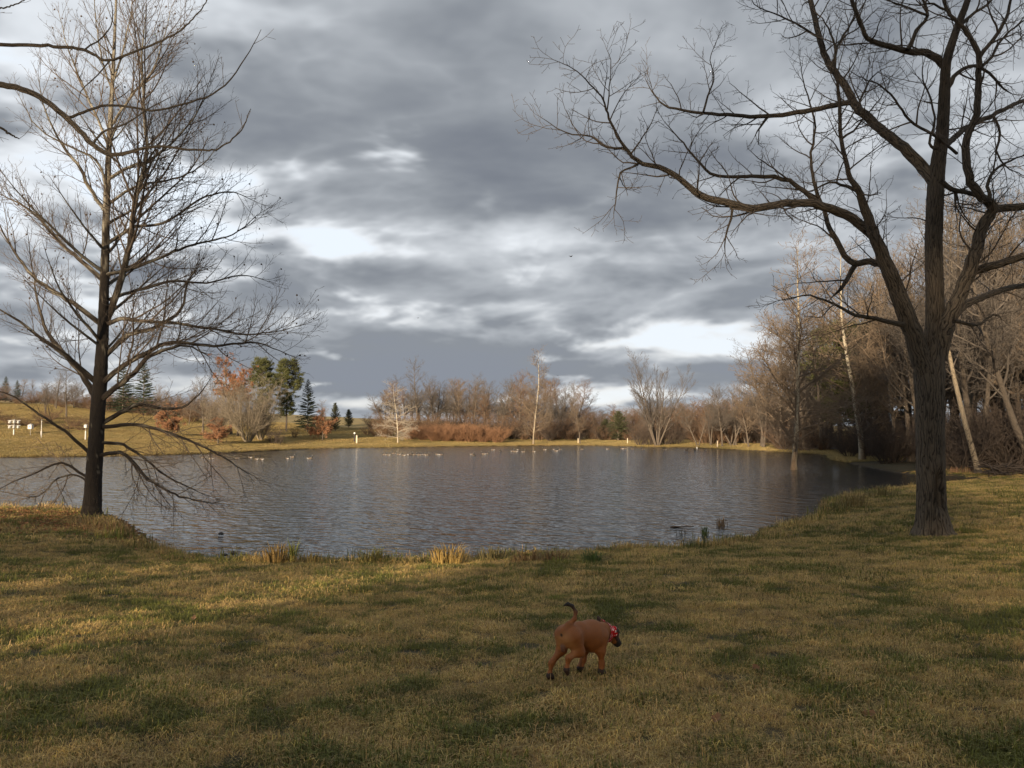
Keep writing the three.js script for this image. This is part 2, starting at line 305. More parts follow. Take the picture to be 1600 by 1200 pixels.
// the big gnarled tree on the right
{
  const R = rng(11), base = ground(1459, 838), D = -base.z, P = (px, py, dz = 0) => at(px, py, D - dz * (D / 25)), k = D / 25;
  const tree = top(new THREE.Group(), 'gnarled_tree', 'large bare gnarled tree with furrowed dark bark on the right lawn', 'tree');
  tree.position.copy(base);
  const loc = (v) => v.sub(base);
  const S = { tip: 0.0062, levels: [
    { per: 3.2, len: 1.9, ang: 0.95, wander: 0.24, up: 0.35, thick: 0.017, from: 0.16, fall: 0.35, seg: 0.22 },
    { per: 4.4, ratio: 0.46, ang: 0.9, wander: 0.26, up: 0.2, thick: 0.016, from: 0.12, fall: 0.4, seg: 0.16 },
    { per: 5.5, ratio: 0.42, ang: 0.95, wander: 0.28, up: 0.15, thick: 0.02, from: 0.15, fall: 0.3, seg: 0.1 },
    { per: 7, ratio: 0.4, ang: 0.9, wander: 0.25, up: 0.1, thick: 0.03, from: 0.3, fall: 0.2, seg: 0.1 }] };
  const trunkPts = [[1459, 846], [1458, 826], [1456, 795], [1455, 755], [1454, 700], [1453, 630], [1452, 585], [1457, 545], [1461, 505], [1460, 442], [1459, 380], [1461, 320], [1464, 270], [1472, 210], [1476, 140], [1479, 98], [1495, 45], [1512, 0], [1528, -60], [1536, -130]].map(([x, y], i) => loc(P(x, y, i > 12 ? (i - 12) * 0.12 : 0)));
  const trunkR = [0.62, 0.50, 0.425, 0.41, 0.405, 0.41, 0.44, 0.36, 0.27, 0.255, 0.25, 0.25, 0.235, 0.19, 0.16, 0.135, 0.11, 0.09, 0.065, 0.03].map((r) => r * k);
  const [tp, tr] = smooth(trunkPts, trunkR, 0.12, R, 0.006);
  const mb = new MB(), scar = 1.5;
  mb.tube(tp, tr, 44, { vScale: 0.75, disp: (th, along, p, n) => {
    const y = p.y, flare = Math.exp(-Math.max(0, y) * 2.6), lobes = 0.20 * flare * Math.max(0, Math.cos(th * 5 + 0.7)) + 0.10 * flare * Math.cos(th * 2 + 1);
    const ridge = 0.06 * (1 - Math.abs(Math.sin(th * 8.5 + 2.2 * PN.noise(p.x * 2 + n.x * 1.5, y * 0.9, n.z * 1.5)))) + 0.03 * PN.noise(n.x * 2, y * 1.3, n.z * 2 + 3);
    const facing = n.z + 0.10 * n.x, cut = facing > 0.95 - 0.02 * Math.sin(y * 9) ? -0.42 * smoothstep(y, 0.72, 1.0) * (1 - smoothstep(y, 1.75, 2.05)) * smoothstep(facing, 0.95, 0.985) : 0;
    return 1 + lobes + ridge + cut;
  } });
  mb.mesh('trunk', darkBark, tree, true);
  const limbs = [
    // the limb that leans left, and what grows from it
    [[[1447, 596], [1426, 517], [1405, 463], [1388, 420], [1365, 367], [1348, 315], [1341, 297], [1327, 273], [1315, 217], [1311, 157], [1306, 115], [1302, 63], [1285, 28]], [0.30, 0.28, 0.25, 0.22, 0.17, 0.125, 0.10, 0.075, 0.06, 0.05, 0.04, 0.03, 0.018], 1.6],
    [[[1366, 370], [1330, 340], [1295, 325], [1267, 317], [1232, 317], [1180, 325], [1130, 315], [1092, 304], [1064, 280], [1032, 262], [997, 252], [976, 231], [959, 203], [948, 175], [941, 154], [924, 133], [903, 112], [864, 93]], [0.155, 0.15, 0.14, 0.13, 0.12, 0.115, 0.11, 0.10, 0.085, 0.075, 0.06, 0.045, 0.038, 0.03, 0.025, 0.02, 0.015, 0.008], 2.4],
    [[[976, 231], [945, 229], [927, 215], [892, 210], [865, 196], [843, 182]], [0.035, 0.03, 0.025, 0.02, 0.013, 0.007], 2.6],
    [[[948, 175], [952, 140], [955, 101], [948, 77]], [0.024, 0.018, 0.013, 0.007], 2.5],
    [[[997, 257], [969, 271], [962, 315], [959, 340]], [0.032, 0.028, 0.018, 0.008], 2.3],
    [[[1136, 314], [1144, 332], [1134, 367], [1133, 397]], [0.045, 0.04, 0.028, 0.012], 1.8],
    [[[1292, 326], [1253, 297], [1225, 280], [1180, 275], [1155, 276], [1112, 272], [1085, 245], [1065, 220], [1038, 190]], [0.09, 0.075, 0.07, 0.06, 0.055, 0.045, 0.035, 0.022, 0.01], 0.6],
    [[[1385, 415], [1360, 408], [1332, 410], [1302, 367], [1288, 332], [1271, 280], [1267, 245], [1274, 192], [1258, 140], [1250, 95]], [0.13, 0.11, 0.10, 0.085, 0.07, 0.055, 0.045, 0.035, 0.022, 0.01], -1.4],
    [[[1338, 411], [1322, 438], [1310, 455], [1297, 468]], [0.09, 0.075, 0.05, 0.012], -1.5],
    [[[1413, 508], [1372, 499], [1335, 492], [1300, 474], [1262, 462], [1215, 470]], [0.085, 0.065, 0.055, 0.04, 0.025, 0.01], 1.0],
    [[[1344, 300], [1318, 290], [1296, 285], [1262, 300], [1240, 296]], [0.07, 0.05, 0.035, 0.022, 0.01], -0.9],
    [[[1315, 217], [1338, 200], [1352, 180], [1372, 160], [1390, 128]], [0.04, 0.03, 0.024, 0.017, 0.009], 2.0],
    // the second limb to the left, from the leader
    [[[1460, 284], [1439, 259], [1407, 227], [1372, 199], [1337, 164], [1320, 133], [1295, 101], [1281, 59], [1267, 0], [1255, -55], [1240, -110]], [0.20, 0.185, 0.17, 0.155, 0.14, 0.12, 0.11, 0.10, 0.085, 0.06, 0.02], -1.8],
    [[[1330, 160], [1278, 170], [1232, 178], [1180, 182], [1130, 179], [1085, 175], [1039, 164], [1018, 143], [1008, 122]], [0.09, 0.085, 0.078, 0.07, 0.06, 0.05, 0.035, 0.02, 0.008], -2.2],
    [[[1099, 175], [1109, 140], [1116, 119], [1109, 94], [1120, 63]], [0.04, 0.03, 0.022, 0.015, 0.007], -2.4],
    [[[1200, 182], [1188, 198], [1179, 214]], [0.05, 0.035, 0.012], -2.0],
    [[[1300, 108], [1310, 70], [1332, 32], [1338, -10], [1330, -60]], [0.05, 0.04, 0.032, 0.024, 0.01], -1.0],
    [[[1281, 59], [1250, 40], [1215, 22], [1180, 8], [1172, -14]], [0.045, 0.035, 0.025, 0.016, 0.008], -1.9],
    [[[1340, 168], [1352, 138], [1364, 118], [1388, 104]], [0.04, 0.03, 0.02, 0.009], -0.6],
    // leader: left arm high up
    [[[1477, 104], [1453, 84], [1421, 80], [1390, 72], [1358, 61], [1344, 35], [1330, 0], [1320, -45]], [0.13, 0.115, 0.10, 0.085, 0.07, 0.06, 0.05, 0.02], 1.5],
    [[[1418, 78], [1432, 49], [1449, 24], [1440, -6], [1424, -40]], [0.07, 0.06, 0.05, 0.035, 0.014], 1.2],
    [[[1449, 24], [1420, 12], [1395, 4], [1370, -12]], [0.04, 0.032, 0.022, 0.01], 1.3],
    [[[1495, 240], [1460, 212], [1425, 192], [1404, 164], [1379, 136], [1352, 124], [1330, 112]], [0.05, 0.046, 0.042, 0.034, 0.026, 0.018, 0.009], 1.4],
    [[[1466, 232], [1452, 226], [1460, 190], [1452, 150], [1440, 112], [1446, 90]], [0.05, 0.042, 0.035, 0.028, 0.018, 0.008], 0.9],
    // right side
    [[[1466, 560], [1480, 505], [1501, 459], [1517, 417], [1537, 350], [1551, 325], [1530, 304], [1516, 280], [1509, 224], [1526, 175], [1528, 122], [1530, 87], [1509, 49], [1481, 17], [1470, -20], [1472, -70]], [0.26, 0.25, 0.215, 0.20, 0.17, 0.155, 0.13, 0.125, 0.11, 0.10, 0.088, 0.08, 0.062, 0.05, 0.035, 0.014], 1.9],
    [[[1548, 328], [1572, 325], [1600, 322], [1640, 314], [1690, 318]], [0.13, 0.12, 0.115, 0.10, 0.05], 2.4],
    [[[1530, 90], [1551, 63], [1568, 35], [1579, 0], [1588, -50]], [0.065, 0.058, 0.05, 0.04, 0.016], 2.2],
    [[[1529, 108], [1548, 92], [1562, 66], [1590, 40], [1620, 22]], [0.05, 0.042, 0.035, 0.026, 0.012], 2.6],
    [[[1490, 492], [1512, 474], [1538, 463], [1572, 451], [1600, 445], [1690, 425]], [0.13, 0.12, 0.105, 0.095, 0.085, 0.045], -1.8],
    [[[1514, 424], [1535, 420], [1559, 413], [1600, 399], [1690, 372]], [0.14, 0.13, 0.12, 0.11, 0.06], 2.7],
    [[[1476, 230], [1495, 212], [1512, 199], [1551, 180], [1582, 164], [1600, 157], [1680, 130]], [0.105, 0.095, 0.088, 0.078, 0.07, 0.065, 0.025], -2.1],
    [[[1479, 140], [1495, 115], [1516, 103], [1544, 112], [1565, 136], [1582, 147]], [0.085, 0.07, 0.06, 0.048, 0.035, 0.012], -1.2],
    [[[1470, 282], [1491, 297], [1516, 301], [1540, 312]], [0.085, 0.075, 0.07, 0.06], 1.0],
    [[[1492, 298], [1493, 312], [1493, 330]], [0.045, 0.038, 0.015], 0.9],
    [[[1490, 500], [1512, 506], [1530, 509], [1545, 496], [1559, 492], [1566, 500]], [0.06, 0.05, 0.042, 0.035, 0.025, 0.01], 2.0],
    [[[1495, 45], [1520, 22], [1545, 4], [1570, -30]], [0.06, 0.05, 0.038, 0.015], -1.4],
    [[[1482, 17], [1455, 6], [1430, 8], [1400, 2]], [0.04, 0.03, 0.02, 0.009], 2.0],
    [[[1551, 180], [1562, 205], [1558, 240], [1572, 260], [1600, 275]], [0.05, 0.042, 0.034, 0.024, 0.01], -2.3],
    [[[1547, 312], [1543, 285], [1560, 262], [1584, 248], [1612, 240]], [0.06, 0.05, 0.04, 0.028, 0.01], 2.2],
  ];
  for (const [pts, rad, reach] of limbs) {
    const n = pts.length, v = pts.map(([x, y], i) => loc(P(x, y, reach * Math.pow(i / (n - 1), 0.8) * (pts.length > 6 ? 1.3 : 1))));
    if (Math.hypot(...v[0].toArray()) > 0 && reach && n < 7) { const o = reach * 0.75; for (let i = 0; i < n; i++) v[i] = loc(P(pts[i][0], pts[i][1], rad[0] < 0.11 && pts[0][1] < 520 ? o : reach * i / n)); }
    const [path, rr] = smooth(v, rad.map((r) => r * k), 0.22, R, 0.022), lm = new MB(), tw = new MB();
    lm.tube(path, rr, rad[0] > 0.12 ? 16 : 9, { vScale: 0.9, disp: (th, al, p, nn) => 1 + 0.09 * PN.noise(p.x * 3 + nn.x * 2, p.y * 3 + nn.y * 2, nn.z * 2) });
    const limb = lm.mesh('limb', darkBark, tree, true);
    spawn(tw, path, rr, 0, S, R);
    const [a, b] = [path[path.length - 2], path[path.length - 1]];
    for (let q = 0; q < 2; q++) branch(tw, b, V().subVectors(b, a).normalize().add(V(R.g() * 0.4, R.g() * 0.4, R.g() * 0.4)), R.r(0.4, 0.9), rr[rr.length - 1] * 0.9, 1, S, R);
    tw.mesh('twigs', darkTwig, limb).userData.kind = 'stuff';
  }
  const tw = new MB(); spawn(tw, tp.slice(Math.floor(tp.length * 0.45)), tr.slice(Math.floor(tp.length * 0.45)), 0, { ...S, levels: [{ ...S.levels[0], per: 1.2 }, ...S.levels.slice(1)] }, R);
  tw.mesh('twigs', darkTwig, tree).userData.kind = 'stuff';
}

// the tall tree at the water's edge on the left: plane-like bark, brown below and mottled pale above, hung with seed balls
const paleTone = (thr, dark = [0.105, 0.075, 0.05], pale = [0.42, 0.38, 0.30], grey = [0.22, 0.185, 0.135]) => (p, n, r) => {
  const m = PN.noise(p.x * 2.4 + n.x * 0.9, p.y * 1.5 + n.y * 0.6, p.z * 2.4 + n.z * 0.9) * 0.9 + PN.noise(p.x * 6 + n.x * 1.6, p.y * 4, n.z * 1.6 + p.z * 6) * 0.45, t = thr(p, r);
  return m > t ? pale : m > t - 0.28 ? grey : dark;
};
const mottled = new THREE.MeshStandardMaterial({ vertexColors: true, roughness: 0.9, map: softMap, bumpMap: softBump, bumpScale: 0.04 });
const seedMat = std([0.10, 0.066, 0.04], 1);
{
  const R = rng(24), base = ground(143, 809), D = -base.z, k = D / 33, P = (px, py, dz = 0) => at(px, py, D - dz), loc = (v) => v.sub(base);
  const tree = top(new THREE.Group(), 'waterside_tree', 'tall bare tree with mottled upper bark and seed balls at the left water edge', 'tree');
  tree.position.copy(base);
  const trunkPts = [[143, 815], [143, 800], [145, 770], [147, 735], [150, 690], [153, 640], [157, 590], [161, 520], [163, 450], [165, 380], [167, 310], [171, 220], [175, 140], [179, 60], [182, -20], [183, -90]].map(([x, y]) => loc(P(x, y)));
  const trunkR = [0.56, 0.47, 0.405, 0.385, 0.365, 0.35, 0.335, 0.27, 0.225, 0.19, 0.165, 0.13, 0.105, 0.075, 0.045, 0.012].map((r) => r * k * 0.82);
  const tone = paleTone((p, r) => 0.85 - 0.085 * Math.max(0, p.y - 6), [0.040, 0.029, 0.020]);
  const limbTone = paleTone((p, r) => 0.62 - 0.05 * Math.max(0, p.y - 4), [0.055, 0.040, 0.028]);
  const [tp, tr] = smooth(trunkPts, trunkR, 0.16, R, 0.008), mb = new MB();
  mb.tube(tp, tr, 30, { vScale: 0.9, color: tone, disp: (th, al, p, n) => { const fl = Math.exp(-Math.max(0, p.y) * 2.2); return 1 + fl * (0.22 * Math.max(0, Math.cos(th * 4 + 2.2)) + 0.1 * Math.cos(th + 0.4)) + 0.04 * PN.noise(n.x * 2.5, p.y * 1.8, n.z * 2.5) + 0.02 * Math.sin(th * 11 + 3 * PN.noise(p.y, n.x, n.z)); } });
  mb.mesh('trunk', mottled, tree, true);
  const seeds = new MB(), oct = new THREE.OctahedronGeometry(1, 1).attributes.position;
  const ball = (p, r) => { for (let q = 0; q < oct.count; q += 3) seeds.tri(V(oct.getX(q) * r + p.x, oct.getY(q) * r + p.y, oct.getZ(q) * r + p.z), V(oct.getX(q + 1) * r + p.x, oct.getY(q + 1) * r + p.y, oct.getZ(q + 1) * r + p.z), V(oct.getX(q + 2) * r + p.x, oct.getY(q + 2) * r + p.y, oct.getZ(q + 2) * r + p.z)); };
  let hung = 0;
  const ends = (path, RR) => { const e = path[path.length - 1]; if (hung < 1500 && RR() < 0.03 && e.y > 6) { hung++; ball(V(e.x, e.y - 0.05, e.z), RR.r(0.028, 0.042)); } };
  const upper = { tip: 0.0058, ends, levels: [
    { per: 3.0, ratio: 0.45, ang: 0.66, wander: 0.10, up: 0.6, thick: 0.011, from: 0.14, fall: 0.55, seg: 0.35 },
    { per: 4.2, ratio: 0.46, ang: 0.72, wander: 0.14, up: 0.28, thick: 0.011, from: 0.15, fall: 0.4, seg: 0.25 },
    { per: 5.0, ratio: 0.45, ang: 0.75, wander: 0.18, up: 0.2, thick: 0.014, from: 0.2, fall: 0.3, seg: 0.16 }] };
  const lower = { ...upper, levels: upper.levels.map((l, i) => ({ ...l, up: [0.05, -0.05, -0.1][i], wander: l.wander * 1.3, per: l.per * [1.1, 1.15, 1][i] })) };
  const twigMat = std([0.105, 0.078, 0.056], 0.9);
  const limbs = [
    [[[165, 506], [188, 440], [200, 392], [212, 312], [228, 248], [225, 160], [222, 90], [228, 20]], [0.15, 0.13, 0.115, 0.095, 0.075, 0.055, 0.035, 0.012], 1.5, 1],
    [[[163, 508], [190, 498], [214, 501], [268, 505], [325, 513], [383, 522], [430, 518], [470, 508]], [0.10, 0.085, 0.075, 0.062, 0.05, 0.036, 0.022, 0.008], 1.2, 1],
    [[[160, 562], [199, 524], [238, 513], [283, 482], [291, 448], [310, 410]], [0.11, 0.095, 0.08, 0.06, 0.04, 0.012], -1.5, 1],
    [[[158, 600], [186, 576], [215, 559], [264, 536], [330, 540], [402, 536], [455, 556]], [0.12, 0.105, 0.092, 0.075, 0.055, 0.032, 0.009], 2.4, 1],
    [[[157, 625], [185, 602], [207, 586], [230, 559], [253, 549], [290, 540], [330, 560]], [0.12, 0.11, 0.10, 0.088, 0.07, 0.04, 0.012], 3.4, 1],
    [[[155, 664], [192, 643], [215, 632], [276, 639], [307, 620], [330, 590]], [0.10, 0.09, 0.075, 0.055, 0.035, 0.01], -1.6, 0],
    [[[155, 668], [215, 664], [268, 678], [330, 704], [368, 727], [397, 744]], [0.085, 0.07, 0.058, 0.042, 0.026, 0.009], 1.4, 0],
    [[[152, 713], [192, 708], [230, 747], [268, 770], [300, 780], [325, 786]], [0.085, 0.072, 0.058, 0.042, 0.025, 0.009], 2.6, 0],
    [[[153, 692], [190, 694], [214, 708], [260, 743], [300, 764], [330, 776]], [0.075, 0.065, 0.055, 0.04, 0.022, 0.009], 0.5, 0],
    [[[150, 622], [126, 582], [96, 547], [73, 517], [57, 463], [54, 430]], [0.13, 0.115, 0.095, 0.07, 0.045, 0.015], -1.2, 1],
    [[[152, 598], [128, 578], [107, 559], [69, 532], [23, 497], [-25, 470]], [0.12, 0.11, 0.095, 0.07, 0.045, 0.016], 1.8, 1],
    [[[157, 506], [115, 474], [77, 451], [52, 432], [22, 392], [0, 352], [-20, 300]], [0.11, 0.095, 0.08, 0.066, 0.045, 0.028, 0.01], 0.8, 1],
    [[[143, 712], [120, 690], [92, 666], [61, 647], [23, 620], [-15, 606]], [0.075, 0.066, 0.055, 0.042, 0.026, 0.01], 1.5, 0],
    [[[140, 748], [115, 732], [96, 723], [57, 739], [19, 754], [-25, 776]], [0.06, 0.052, 0.046, 0.036, 0.024, 0.01], 0.6, 0],
    [[[140, 755], [118, 742], [90, 748], [60, 775], [20, 772], [-20, 760]], [0.045, 0.04, 0.034, 0.026, 0.018, 0.009], -1.8, 0],
    [[[163, 440], [130, 410], [100, 384], [52, 332], [18, 312], [-10, 300]], [0.10, 0.088, 0.075, 0.05, 0.03, 0.012], -1.4, 1],
    [[[165, 332], [140, 292], [120, 256], [92, 218], [70, 170], [60, 120]], [0.085, 0.075, 0.062, 0.045, 0.028, 0.01], 1.0, 1],
    [[[166, 382], [208, 356], [256, 348], [320, 308], [360, 300], [405, 318]], [0.08, 0.07, 0.056, 0.04, 0.026, 0.009], -1.0, 1],
    [[[169, 280], [200, 262], [234, 250], [278, 214], [310, 170], [330, 120]], [0.075, 0.066, 0.055, 0.04, 0.026, 0.009], 1.3, 1],
    [[[164, 430], [205, 420], [260, 398], [310, 380], [360, 368], [412, 330]], [0.085, 0.074, 0.06, 0.044, 0.028, 0.009], 2.2, 1],
    [[[162, 470], [210, 455], [268, 440], [320, 442], [380, 430], [420, 440]], [0.08, 0.07, 0.056, 0.04, 0.026, 0.009], -2.2, 1],
    [[[170, 230], [150, 180], [128, 130], [108, 80], [92, 20]], [0.06, 0.05, 0.038, 0.024, 0.009], -0.8, 1],
    [[[172, 200], [205, 150], [238, 110], [256, 60], [268, 10]], [0.06, 0.05, 0.038, 0.024, 0.009], -0.7, 1],
    [[[176, 130], [192, 80], [205, 20], [210, -40]], [0.045, 0.036, 0.024, 0.008], 0.6, 1],
    [[[175, 140], [158, 90], [150, 30], [145, -40]], [0.045, 0.036, 0.024, 0.008], 0.8, 1],
    [[[168, 300], [150, 250], [110, 230], [60, 200], [30, 150]], [0.06, 0.05, 0.04, 0.026, 0.009], 2.0, 1],
    [[[167, 320], [215, 290], [262, 282], [310, 262], [345, 224]], [0.065, 0.054, 0.042, 0.028, 0.01], -2.4, 1],
  ];
  for (const [pts, rad, reach, up] of limbs) {
    const n = pts.length, v = pts.map(([x, y], i) => loc(P(x, y, reach * i / (n - 1)))), [path, rr] = smooth(v, rad.map((r) => r * k), 0.3, R, 0.025), lm = new MB(), tw = new MB();
    lm.tube(path, rr, rad[0] > 0.09 ? 12 : 8, { color: limbTone });
    const limb = lm.mesh('limb', mottled, tree, false);
    spawn(tw, path, rr, 0, up ? upper : lower, R);
    const a = path[path.length - 2], b = path[path.length - 1]; for (let q = 0; q < 2; q++) branch(tw, b, V().subVectors(b, a).normalize().add(V(R.g() * 0.3, R.g() * 0.3, R.g() * 0.3)), R.r(0.5, 1), 0.01, 1, upper, R);
    tw.mesh('twigs', twigMat, limb).userData.kind = 'stuff';
  }
  for (let q = 0; q < 26; q++) {                               // the limbs that reach towards and away from the camera
    const y = R.r(6, 20.5), i = tp.findIndex((p) => p.y > y), p = tp[Math.max(1, i)], az = (q % 2 ? 1 : -1) * Math.PI / 2 + R.g() * 0.7, len = lerp(5.2, 1.6, smoothstep(y, 7, 21)) * R.r(0.8, 1.15), lm = new MB(), tw = new MB();
    const path = [p.clone()], rr = [Math.min(tr[i] * 0.6, len * 0.015)], d = V(Math.cos(az), R.r(0.35, 0.8), Math.sin(az)).normalize(), c = p.clone();
    for (let s = 1; s <= 10; s++) { d.add(V(R.g() * 0.08, 0.04 + R.g() * 0.06, R.g() * 0.08)).normalize(); c.addScaledVector(d, len / 10); path.push(c.clone()); rr.push(rr[0] * (1 - s / 11)); }
    lm.tube(path, rr, 7, { color: limbTone }); const limb = lm.mesh('limb', mottled, tree); spawn(tw, path, rr, 0, upper, R); tw.mesh('twigs', twigMat, limb).userData.kind = 'stuff';
  }
  const sd = seeds.mesh('seed_balls', seedMat, tree); sd.userData.kind = 'stuff';
}

// a nearer tree, its trunk just outside the frame, whose boughs hang into the upper left corner
{
  const R = rng(31), D = 12.5, base = stand(-250, 11.5), P = (px, py, dz = 0) => at(px, py, D - dz).sub(base);
  const tree = top(new THREE.Group(), 'overhanging_tree', 'bare tree whose dark boughs reach into the upper left corner', 'tree'); tree.position.copy(base);
  const S = { tip: 0.0038, levels: [{ per: 1.5, len: 0.75, ang: 0.75, wander: 0.16, up: 0.4, thick: 0.011, from: 0.1, fall: 0.3, seg: 0.15 }, { per: 3.2, ratio: 0.4, ang: 0.8, wander: 0.2, up: 0.2, thick: 0.012, from: 0.2, fall: 0.4, seg: 0.12 }, { per: 5, ratio: 0.4, ang: 0.8, wander: 0.2, up: 0.1, thick: 0.02, from: 0.3, fall: 0.4, seg: 0.1 }] };
  const f = V(-0.1, 0, 0), trunk = [V(0, -0.3, 0), V(0.02, 1.2, 0), V(0.05, 3, 0.05), V(0, 5, 0.1), V(0.1, 7, 0.15), V(0.05, 9.5, 0.1), V(0, 12, 0)], [tp, tr] = smooth(trunk, [0.36, 0.28, 0.25, 0.23, 0.19, 0.13, 0.04], 0.2, R, 0.01), mb = new MB();
  mb.tube(tp, tr, 20, { vScale: 0.9 }); mb.mesh('trunk', darkBark, tree, true);
  const boughs = [
    [[V(0.02, 4.4, 0.1), P(-140, 140), P(-60, 128), P(0, 132), P(52, 146), P(104, 184), P(148, 228), P(174, 242), P(240, 229), P(300, 234), P(340, 232), P(376, 204), P(392, 170)], [0.11, 0.075, 0.058, 0.050, 0.047, 0.044, 0.040, 0.034, 0.022, 0.018, 0.014, 0.010, 0.005]],
    [[V(0.05, 5.6, 0.1), P(-150, 60), P(-60, 70), P(0, 70), P(80, 72), P(132, 78), P(168, 94), P(216, 78), P(276, 52), P(300, 30), P(324, 0), P(335, -30)], [0.08, 0.05, 0.036, 0.030, 0.027, 0.025, 0.021, 0.018, 0.014, 0.011, 0.008, 0.004]],
    [[P(106, 184), P(140, 172), P(172, 164), P(240, 172), P(296, 160), P(344, 140), P(380, 96), P(408, 46)], [0.024, 0.021, 0.019, 0.017, 0.015, 0.0125, 0.009, 0.004]],
    [[P(146, 226), P(160, 206), P(190, 196), P(236, 168), P(270, 150)], [0.02, 0.017, 0.014, 0.010, 0.005]],
    [[P(170, 241), P(182, 252), P(192, 262)], [0.022, 0.016, 0.006]],
    [[V(0.0, 6.2, 0.1), P(-150, -10), P(-60, 20), P(0, 14), P(30, 4), P(60, -12)], [0.06, 0.035, 0.02, 0.013, 0.01, 0.005]],
    [[V(0.0, 3.8, 0.1), P(-150, 215), P(-60, 190), P(0, 200), P(16, 210), P(30, 217)], [0.06, 0.035, 0.024, 0.019, 0.016, 0.008]],
    [[P(172, 94), P(150, 120), P(128, 140), P(122, 160)], [0.012, 0.010, 0.008, 0.004]],
    [[P(132, 78), P(160, 58), P(176, 30), P(170, -10)], [0.014, 0.011, 0.008, 0.004]],
  ];
  for (const [v, rad] of boughs) { const [path, rr] = smooth(v, rad, 0.12, R, 0.01), lm = new MB(), tw = new MB(); lm.tube(path, rr, 9); const b = lm.mesh('bough', darkBark, tree, true); const st = Math.floor(path.length * (v[0].x < 1 && v.length > 8 ? 0.3 : 0.1)); spawn(tw, path.slice(st), rr.slice(st), 0, S, R); tw.mesh('twigs', darkTwig, b).userData.kind = 'stuff'; }
}

// ---- kinds of trees, each built once and then cloned
const dense = (L) => [...L.map((l, i) => ({ ...l, per: l.per * [1.45, 2.2, 2.5][i] })), { ...L[L.length - 1], per: 5, ratio: 0.5, seg: 9, ang: 0.9 }];
function bareTree(seed, o) {                                   // o: height, trunk radius, stems, style
  o.stems ??= 1; const R = rng(seed), g = new THREE.Group(), tk = new MB(), cr = new MB(), tips = [], S = { tip: o.tip ?? 0.011, levels: dense(o.levels), color: o.twigTone, ends: o.leaves ? (p) => tips.push(p[p.length - 1]) : null };
  for (let s = 0; s < (o.stems ?? 1); s++) {
    const spread = o.stems > 1 ? (o.spread ?? 0.16) + 0.2 * R() : 0, az = s / o.stems * 6.28 + R(), path = [V(o.stems > 1 ? Math.cos(az) * 0.15 : 0, -0.3, o.stems > 1 ? Math.sin(az) * 0.15 : 0)], d = V(Math.cos(az) * spread + (o.lean ?? 0), 1, Math.sin(az) * spread).normalize(), p = path[0].clone(), n = 16, H = o.height * (s ? R.r(0.75, 1) : 1), rr = [o.radius * 1.35];
    for (let k = 1; k <= n; k++) { d.add(V(R.g() * o.bend, 0.03, R.g() * o.bend)).normalize(); p.addScaledVector(d, H / n); path.push(p.clone()); rr.push(Math.max(0.012, o.radius * Math.pow(1 - k / (n + 0.4), o.taper ?? 0.85))); }
    tk.tube(path, rr, 9, { color: o.trunkTone });
    spawn(cr, path, rr, 0, S, R, o.limit);
  }
  tk.mesh('trunk', o.trunkMat, g); cr.mesh('crown', o.twigMat, g);
  if (o.leaves) {                                              // dead leaves that hang on through the winter
    const lf = new MB(), P = cr.p, q = V();
    for (let k = 0; k < o.leaves; k++) {
      q.copy(tips[Math.floor(R() * tips.length)]).add(V(R.g() * 0.2, R.g() * 0.2, R.g() * 0.2)); if (q.y < (o.leafFrom ?? 0) * o.height) continue;
      const a = V(R.g(), R.g(), R.g()).normalize().multiplyScalar(o.leafSize ?? 0.1), b = V(R.g(), R.g(), R.g()).cross(a).normalize().multiplyScalar(a.length() * 0.55);
      lf.quad(q.clone().sub(a), q.clone().add(b), q.clone().add(a), q.clone().sub(b));
    }
    const m = lf.mesh('dead_leaves', o.leafMat, g); m.userData.kind = 'stuff';
  }
  return g;
}
const lv = (per, len, ang, wander, up, thick, from, fall, seg) => ({ per, ratio: len, ang, wander, up, thick, from, fall, seg });
const woodTrunk = std([0.135, 0.108, 0.083], 0.95, { map: softMap, bumpMap: softBump, bumpScale: 0.02 }), woodTwig = std([0.108, 0.090, 0.074], 0.95), tanTwig = std([0.165, 0.122, 0.084], 0.95), rustTwig = std([0.25, 0.135, 0.072], 0.95), greyTwig = std([0.20, 0.165, 0.12], 0.95), darkBrush = std([0.082, 0.061, 0.047], 0.95), whiteTwig = std([0.32, 0.275, 0.215], 0.9);
const oakLeaf = std([0.26, 0.105, 0.042], 0.9), brownLeaf = std([0.185, 0.095, 0.046], 0.9);
